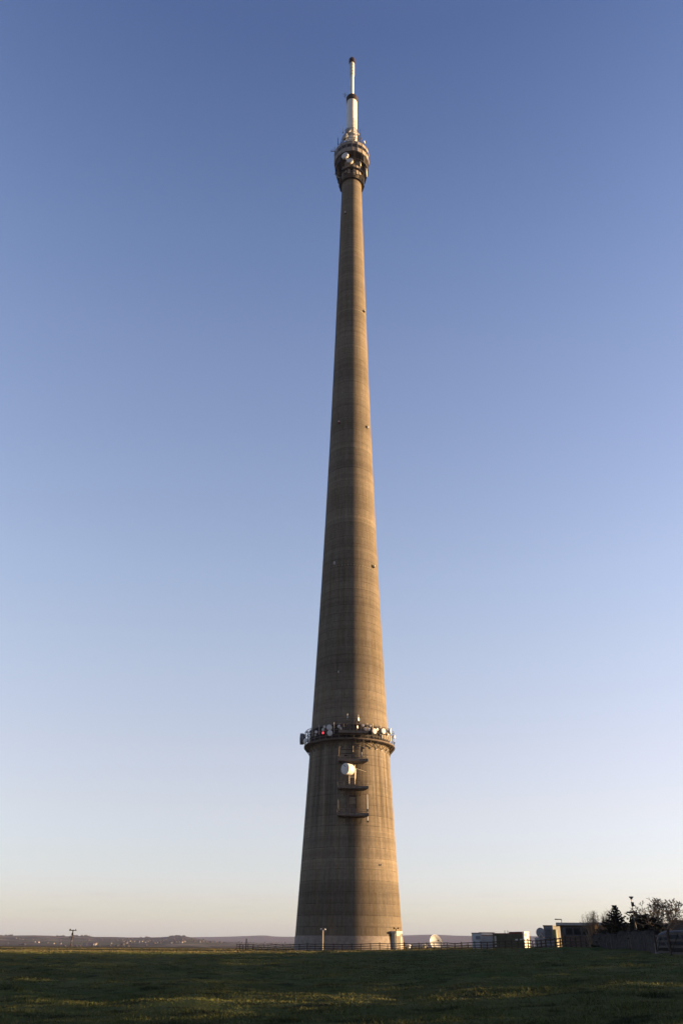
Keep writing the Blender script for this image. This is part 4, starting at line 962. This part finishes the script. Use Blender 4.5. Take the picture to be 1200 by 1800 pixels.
# camera mast
p = G(1121, 96); tp = atY(1112.2, 1577.5, 96); H = tp[2] - p[2]; x0 = p[0]
t = thing('camera_mast', 'tall slim pale mast with a dark camera head among the conifers', 'mast', p)
m = MB()
m.tube([(x0 - .12, 96, p[2]), (x0 - .03, 96, p[2] + H * .62)], .03, 6); m.tube([(x0 + .2, 96, p[2]), (x0 + .03, 96, p[2] + H * .62)], .03, 6); m.tube([(x0, 96, p[2] + H * .6), (x0, 96, p[2] + H)], .038, 6)
for k in range(6): z = p[2] + H * (.1 + .09 * k); m.tube([(x0 - .12 + .01 * k, 96, z), (x0 + .2 - .02 * k, 96, z)], .025, 4)
m.build('pole', MT['rail'], t)
m = MB(); m.box((x0 - .1, 95.9, p[2] + H + .02), (.2, .2, .13), .2, (1.25, 1)); m.box((x0 + .11, 95.9, p[2] + H + .02), (.18, .2, .12), -.2, (1.25, 1)); m.box((x0, 95.95, p[2] + H - .12), (.2, .2, .14)); m.build('camera_head', MT['dark_steel'], t)
m = MB(); m.box((x0 + .02, 95.85, p[2] + H * .86), (.24, .22, .42)); m.build('junction_box', MT['dark_steel'], t)
m = MB(); m.box((x0 - .4, 95.95, p[2] + H * .70), (.6, .2, .16)); m.build('floodlight', MT['dark_steel'], t)

# ------------------------------------------------------------------ trees
def bare_tree(p, H, spread, label, seed, levels=6, width=None, name='bare_tree', lean=0.0, bud=False, r0=None):
    rr = random.Random(seed); t = thing(name, label, 'tree', p, 'bare trees on the right'); trunk = MB(); twig = MB(); buds = MB()
    r0 = r0 or H * .036
    def grow(q, d, L, r, lv):
        n = 3 if lv < 3 else 2; pts = [q]; dd = d
        for i in range(n):
            dd = nrm(dd + np.array([rr.gauss(0, .16), rr.gauss(0, .16), rr.gauss(.02, .10)])); pts.append(pts[-1] + dd * L / n)
        rad_ = [max(.021, r * (1 - .38 * i / n)) for i in range(n + 1)]
        (trunk if lv < 2 else twig).tube(pts, rad_, 7 if lv < 2 else (4 if lv < 4 else 3), lv > 4)
        if lv >= levels:
            if bud:
                for _ in range(2):
                    c = pts[-1] + np.array([rr.gauss(0, .06), rr.gauss(0, .06), rr.gauss(0, .06)]); s = rr.uniform(.02, .045); a = nrm([rr.gauss(0, 1), rr.gauss(0, 1), rr.gauss(0, 1)]); b = nrm(np.cross(a, [0.3, .5, .8]))
                    buds.add([c - a * s, c + b * s, c + a * s, c - b * s], [(0, 1, 2, 3)])
            return
        nb = 3 if lv < 2 else (3 if rr.random() < .25 else 2); phi = rr.uniform(0, 6.28)
        for k in range(nb):
            th = rr.uniform(.30, .75) * spread; ph = phi + k * 6.283 / nb + rr.uniform(-.4, .4)
            a = nrm(np.cross(dd, [.13, .92, .3])); b = np.cross(dd, a); nd = nrm(dd * math.cos(th) + (a * math.cos(ph) + b * math.sin(ph)) * math.sin(th) + np.array([0, 0, .12]))
            st = pts[-1] if k < 2 else pts[-2]
            grow(st, nd, L * rr.uniform(.62, .86), rad_[-1] * (.82 if k == 0 else .66), lv + 1)
    grow(np.asarray(p, float) - np.array([0, 0, .15]), nrm([lean, 0, 1]), H * .25, r0, 0)
    top = max(v[2] for v in twig.V) - p[2]; k = H / top
    ex = np.abs(np.array(twig.V)[:, 0] - p[0]); kw = k if width is None else width / 2 / np.percentile(ex, 97)
    for mbx in (trunk, twig, buds): mbx.V = [(p[0] + (v[0] - p[0]) * (kw * min(1, .45 + (v[2] - p[2]) * k / H) if width else k), p[1] + (v[1] - p[1]) * k, p[2] + (v[2] - p[2]) * k) for v in mbx.V]
    trunk.build('trunk', MT['bark'], t, smooth=True); twig.build('crown', MT['twig'], t, smooth=True)
    if bud: buds.build('buds', MT['bud'], t)
    return t
def tree_at(px, Y, ytop, **k):
    p = G(px, Y); H = atY(px, ytop, Y)[2] - p[2]; return bare_tree(p, H, **k)
tree_at(1148, 106, 1577, spread=1.15, label='wide bare tree rising behind the dark conifers', seed=4, levels=7, lean=.0, width=6.8)
tree_at(1175, 98, 1578, spread=1.1, label='bare tree with a forked trunk at the right edge of the view', seed=9, levels=7, width=6.6)
def shrub(px, Y, ytop, wpx, label, seed, n=70):
    rr = random.Random(seed); p = G(px, Y); H = atY(px, ytop, Y)[2] - p[2]; Wd = wpx * mpp(p) / 2
    t = thing('bare_shrub', label, 'shrub', p, 'pale budding shrubs'); m = MB(); b = MB()
    for i in range(n):
        a = rr.uniform(0, 6.28); e = rr.random() ** .6; tip = np.array([math.cos(a) * Wd * e, math.sin(a) * Wd * e * .8, H * rr.uniform(.62, 1.0) * (1 - .30 * e * e)])
        q0 = p + np.array([math.cos(a) * Wd * .25 * e, math.sin(a) * Wd * .25 * e, -.1]); mid = p + tip * np.array([.55, .55, .6]) + np.array([rr.gauss(0, .1), rr.gauss(0, .1), 0])
        m.tube([q0, mid, p + tip], [.035, .02, .008], 4, False)
        for j in range(7):
            f = rr.uniform(.3, .95); s0 = mid + (p + tip - mid) * f if f > .3 else mid; d = nrm([rr.gauss(0, 1), rr.gauss(0, 1), rr.uniform(.4, 1.4)]); e1 = s0 + d * rr.uniform(.2, .55)
            m.tube([s0, e1], [.012, .006], 3, False)
            for u in range(4):
                c = s0 + (e1 - s0) * rr.uniform(.3, 1.05); s = rr.uniform(.02, .045); aa = nrm([rr.gauss(0, 1), rr.gauss(0, 1), rr.gauss(0, 1)]); bb = nrm(np.cross(aa, [.3, .5, .8])); b.add([c - aa * s, c + bb * s * .7, c + aa * s, c - bb * s * .7], [(0, 1, 2, 3)])
    m.build('stems', MT['twig'], t); b.build('buds', MT['bud'], t)
shrub(1044, 112, 1597, 42, 'pale budding shrub in front of the brick building', 21, 80)
shrub(1075, 113, 1594, 32, 'narrower budding shrub between the first shrub and the tall conifer', 22, 60)
def conifer(p, H, W0, label, seed, name='conifer', group='dark conifers on the right', dense=1.0, shape=1.0):
    rr = random.Random(seed); t = thing(name, label, 'tree', p, group); tr = MB(); tr.tube([p - np.array([0, 0, .2]), p + np.array([0, 0, H * .97])], [H * .022, .02], 7); cr = MB()
    nw = int(13 * dense)
    for i in range(nw):
        f = .06 + .92 * i / (nw - 1); z = H * f; L0 = W0 * (1 - f) ** (1.0 * shape) + .06; nb = int(9 - 4 * f); a0 = rr.uniform(0, 6.28)
        for k in range(nb):
            a = a0 + k * 6.283 / nb + rr.uniform(-.3, .3); L = L0 * rr.uniform(.55, 1.12); st = p + np.array([0, 0, z]); 
            dirv = np.array([math.cos(a), math.sin(a), -.10 + .45 * f]); tip = st + dirv * L + np.array([0, 0, L * .10])
            tr.tube([st, st + dirv * L * .6 - np.array([0, 0, L * .05]), tip], [.02 + L * .012, .015, .006], 4, False)
            ns = max(5, int(L * 10 * dense))
            for s in range(ns):
                g = (s + rr.random()) / ns; c = st + dirv * L * g + np.array([0, 0, L * .10 * g * g - L * .05 * g * (1 - g) * 4])
                wd = L * .22 * (1.05 - g) + .05
                for side in (-1, 1, 0):
                    lat = np.array([-math.sin(a), math.cos(a), 0]) * side; e = c + lat * wd * rr.uniform(.6, 1.3) + dirv * rr.uniform(.05, .25) + np.array([0, 0, rr.uniform(-.22, .06)])
                    q = rr.uniform(.05, .12); up_ = np.array([rr.gauss(0, .5), rr.gauss(0, .5), 1.0]) * q
                    cr.add([c - up_, e - up_ * .3, e + up_ * .3, c + up_], [(0, 1, 2, 3)])
    tr.build('trunk', MT['bark'], t); cr.build('crown', MT['needle'], t); return t
def con_at(px, Y, ytop, wpx, label, seed, **k):
    p = G(px, Y); H = atY(px, ytop, Y)[2] - p[2]; return conifer(p, H, wpx * .95 * mpp(p), label, seed, **k)
con_at(1089, 100, 1592.5, 50, 'pointed dark conifer left of the camera mast', 31, dense=1.25)
con_at(1124, 104, 1605, 46, 'ragged dark conifer behind the camera mast', 32, dense=1.1, shape=.8)
con_at(1138, 101, 1609, 46, 'low broad dark conifer between the camera mast and the right bare tree', 33, dense=1.1, shape=.55)
con_at(1156, 103, 1614, 34, 'low rounded dark conifer in front of the wide bare tree', 34, dense=1.0, shape=.5)
# conifers added out of view so their long shadows lie across the field
p0 = np.array([70., 60., Tz(70, 60)])
proto = conifer(p0, 9.0, 3.0, 'dark conifer added out of view to shade the field', 41, name='shade_conifer', group='added belt shading the field', dense=1.15, shape=.6)
rr = random.Random(5); spots = []
for i in range(44):
    y = -34 + i * 2.5
    if 33.2 < y < 38.4 or 22.5 < y < 24.8: continue  # gaps left so strips of sun reach the field
    spots.append((60 + rr.uniform(-2.5, 2.5) + max(0, y - 60) * .35, y, rr.uniform(1.35, 1.8)))
for i in range(26): y = 74 + i * 2.9; spots.append((90 + rr.uniform(-3, 3) + max(0, y - 100) * .25, y, rr.uniform(1.6, 2.0)))
for i, (x, y, s) in enumerate(spots):
    dup(proto, (x, y, Tz(x, y) - .1), rr.uniform(0, 6.28), s)

# ------------------------------------------------------------------ far valley: houses and woods
def house_mesh(loc, L, Wd, Hh, group, label):
    t = thing('far_house', label, 'house', loc, group); x, y, z = loc
    m = MB(); m.box((x, y, z + Hh / 2 - 1), (L, Wd, Hh + 2)); m.build('wall', MT['housewall'], t)
    m = MB(); a = [(x - L / 2 - .3, y - Wd / 2 - .4, z + Hh), (x + L / 2 + .3, y - Wd / 2 - .4, z + Hh), (x + L / 2 + .3, y + Wd / 2 + .4, z + Hh), (x - L / 2 - .3, y + Wd / 2 + .4, z + Hh), (x - L / 2 - .3, y, z + Hh + Wd * .4), (x + L / 2 + .3, y, z + Hh + Wd * .4)]
    m.add(a, [(0, 1, 5, 4), (2, 3, 4, 5), (1, 2, 5), (3, 0, 4), (3, 2, 1, 0)]); m.build('roof', MT['houseroof'], t); return t
HG = 'houses of the hazy village across the valley'; HL = 'tiny pale house in the hazy village across the valley'
hp = house_mesh(hit(243, 1657.5), 8, 6.5, 4.2, HG, HL)
rr = random.Random(12)
vill = [(218, 1656), (223, 1659), (229, 1655.5), (233, 1659.5), (237, 1656), (247, 1660), (250, 1656), (255, 1657.5), (260, 1655.5), (264, 1659), (196, 1659), (204, 1660), (314, 1657), (320, 1657.5), (325, 1656), (331, 1658), (352, 1656.5), (360, 1657),
        (35, 1651), (29, 1650), (41, 1652), (57, 1655), (68, 1657.5), (75, 1659), (84, 1658), (95, 1659.5), (106, 1660), (51, 1656), (62, 1656.5), (484, 1658), (490, 1658.5), (729, 1657), (276, 1658), (288, 1659), (302, 1658.5)]
for px, py in vill[::2] + vill[1::6]: 
    q = hit(px, py); dup(hp, q, rr.choice((0, .4, 1.2, 1.57, 2.4)), rr.uniform(.4, .8))
for px, wl, lab in ((150, 10, 'white farmhouse at the left end of the far farm buildings'), (156.5, 26, 'long low white barn in the middle of the far farm buildings'), (163, 16, 'shorter white barn next to the long one in the far farm'), (167.5, 9, 'small white house at the right end of the far farm buildings')):
    house_mesh(hit(px, 1662 if px < 165 else 1661), wl, 7, 4.2, 'white farm buildings below the ridge', lab)
def woods():
    V = []; F = []; ico = []
    g = (1 + 5 ** .5) / 2
    iv = np.array([(-1, g, 0), (1, g, 0), (-1, -g, 0), (1, -g, 0), (0, -1, g), (0, 1, g), (0, -1, -g), (0, 1, -g), (g, 0, -1), (g, 0, 1), (-g, 0, -1), (-g, 0, 1)]) / math.hypot(1, g)
    fi = np.array([(0, 11, 5), (0, 5, 1), (0, 1, 7), (0, 7, 10), (0, 10, 11), (1, 5, 9), (5, 11, 4), (11, 10, 2), (10, 7, 6), (7, 1, 8), (3, 9, 4), (3, 4, 2), (3, 2, 6), (3, 6, 8), (3, 8, 9), (4, 9, 5), (2, 4, 11), (6, 2, 10), (8, 6, 7), (9, 8, 1)])
    P = []
    n = 2200; az = np.radians(rng.uniform(-27, 27, n)); r = rng.uniform(1900, 6200, n); x, y = r * np.sin(az), r * np.cos(az)
    keep = (vn(x / 260, y / 420, 31) + .5 * vn(x / 90, y / 120, 32)) > .42
    x, y = x[keep], y[keep]
    # wooded tops on the near ridge
    for px, cnt, dx in ((258, 16, 5), (312, 34, 13), (106, 14, 6), (18, 10, 8), (140, 18, 14)):
        for _ in range(cnt):
            d = ray(px + rng.normal(0, dx * .5), 1650); d = d / math.hypot(d[0], d[1]); rr_ = 4480 + rng.uniform(-60, 10); x = np.append(x, d[0] * rr_); y = np.append(y, d[1] * rr_)
    z = T(x, y); s = rng.uniform(1.5, 3.4, len(x))
    jit = 1 + rng.uniform(-.3, .3, (len(x), 12, 1))
    VV = iv[None] * jit * np.stack([s * 1.9, s * 1.9, s], -1)[:, None] + np.stack([x, y, z + s * .6], -1)[:, None]
    FF = fi[None] + (np.arange(len(x)) * 12)[:, None, None]
    return fast_mesh('distant_woods', VV.reshape(-1, 3), FF.reshape(-1, 3), 3, MT['hedge'], True)
tag(woods(), 'dark hedges and woods scattered over the far hillsides', 'woods', kind='stuff')

# ------------------------------------------------------------------ haze over the valley
HAZE = 5.2e-5
m = MB(); m.box((0, 2500, 130), (34000, 36000, 420)); hz = m.build('haze', MT['white'], loc=(0, 2500, 130)); tag(hz, kind='stuff')
k = NT('valley_haze'); k.t.nodes.remove(k.b); out = k.t.nodes['Material Output']; vol = k.n('VolumePrincipled'); vol.inputs['Color'].default_value = (.42, .50, .84, 1); vol.inputs['Density'].default_value = HAZE
k.t.links.new(vol.outputs[0], out.inputs['Volume']); hz.data.materials.clear(); hz.data.materials.append(k.m)
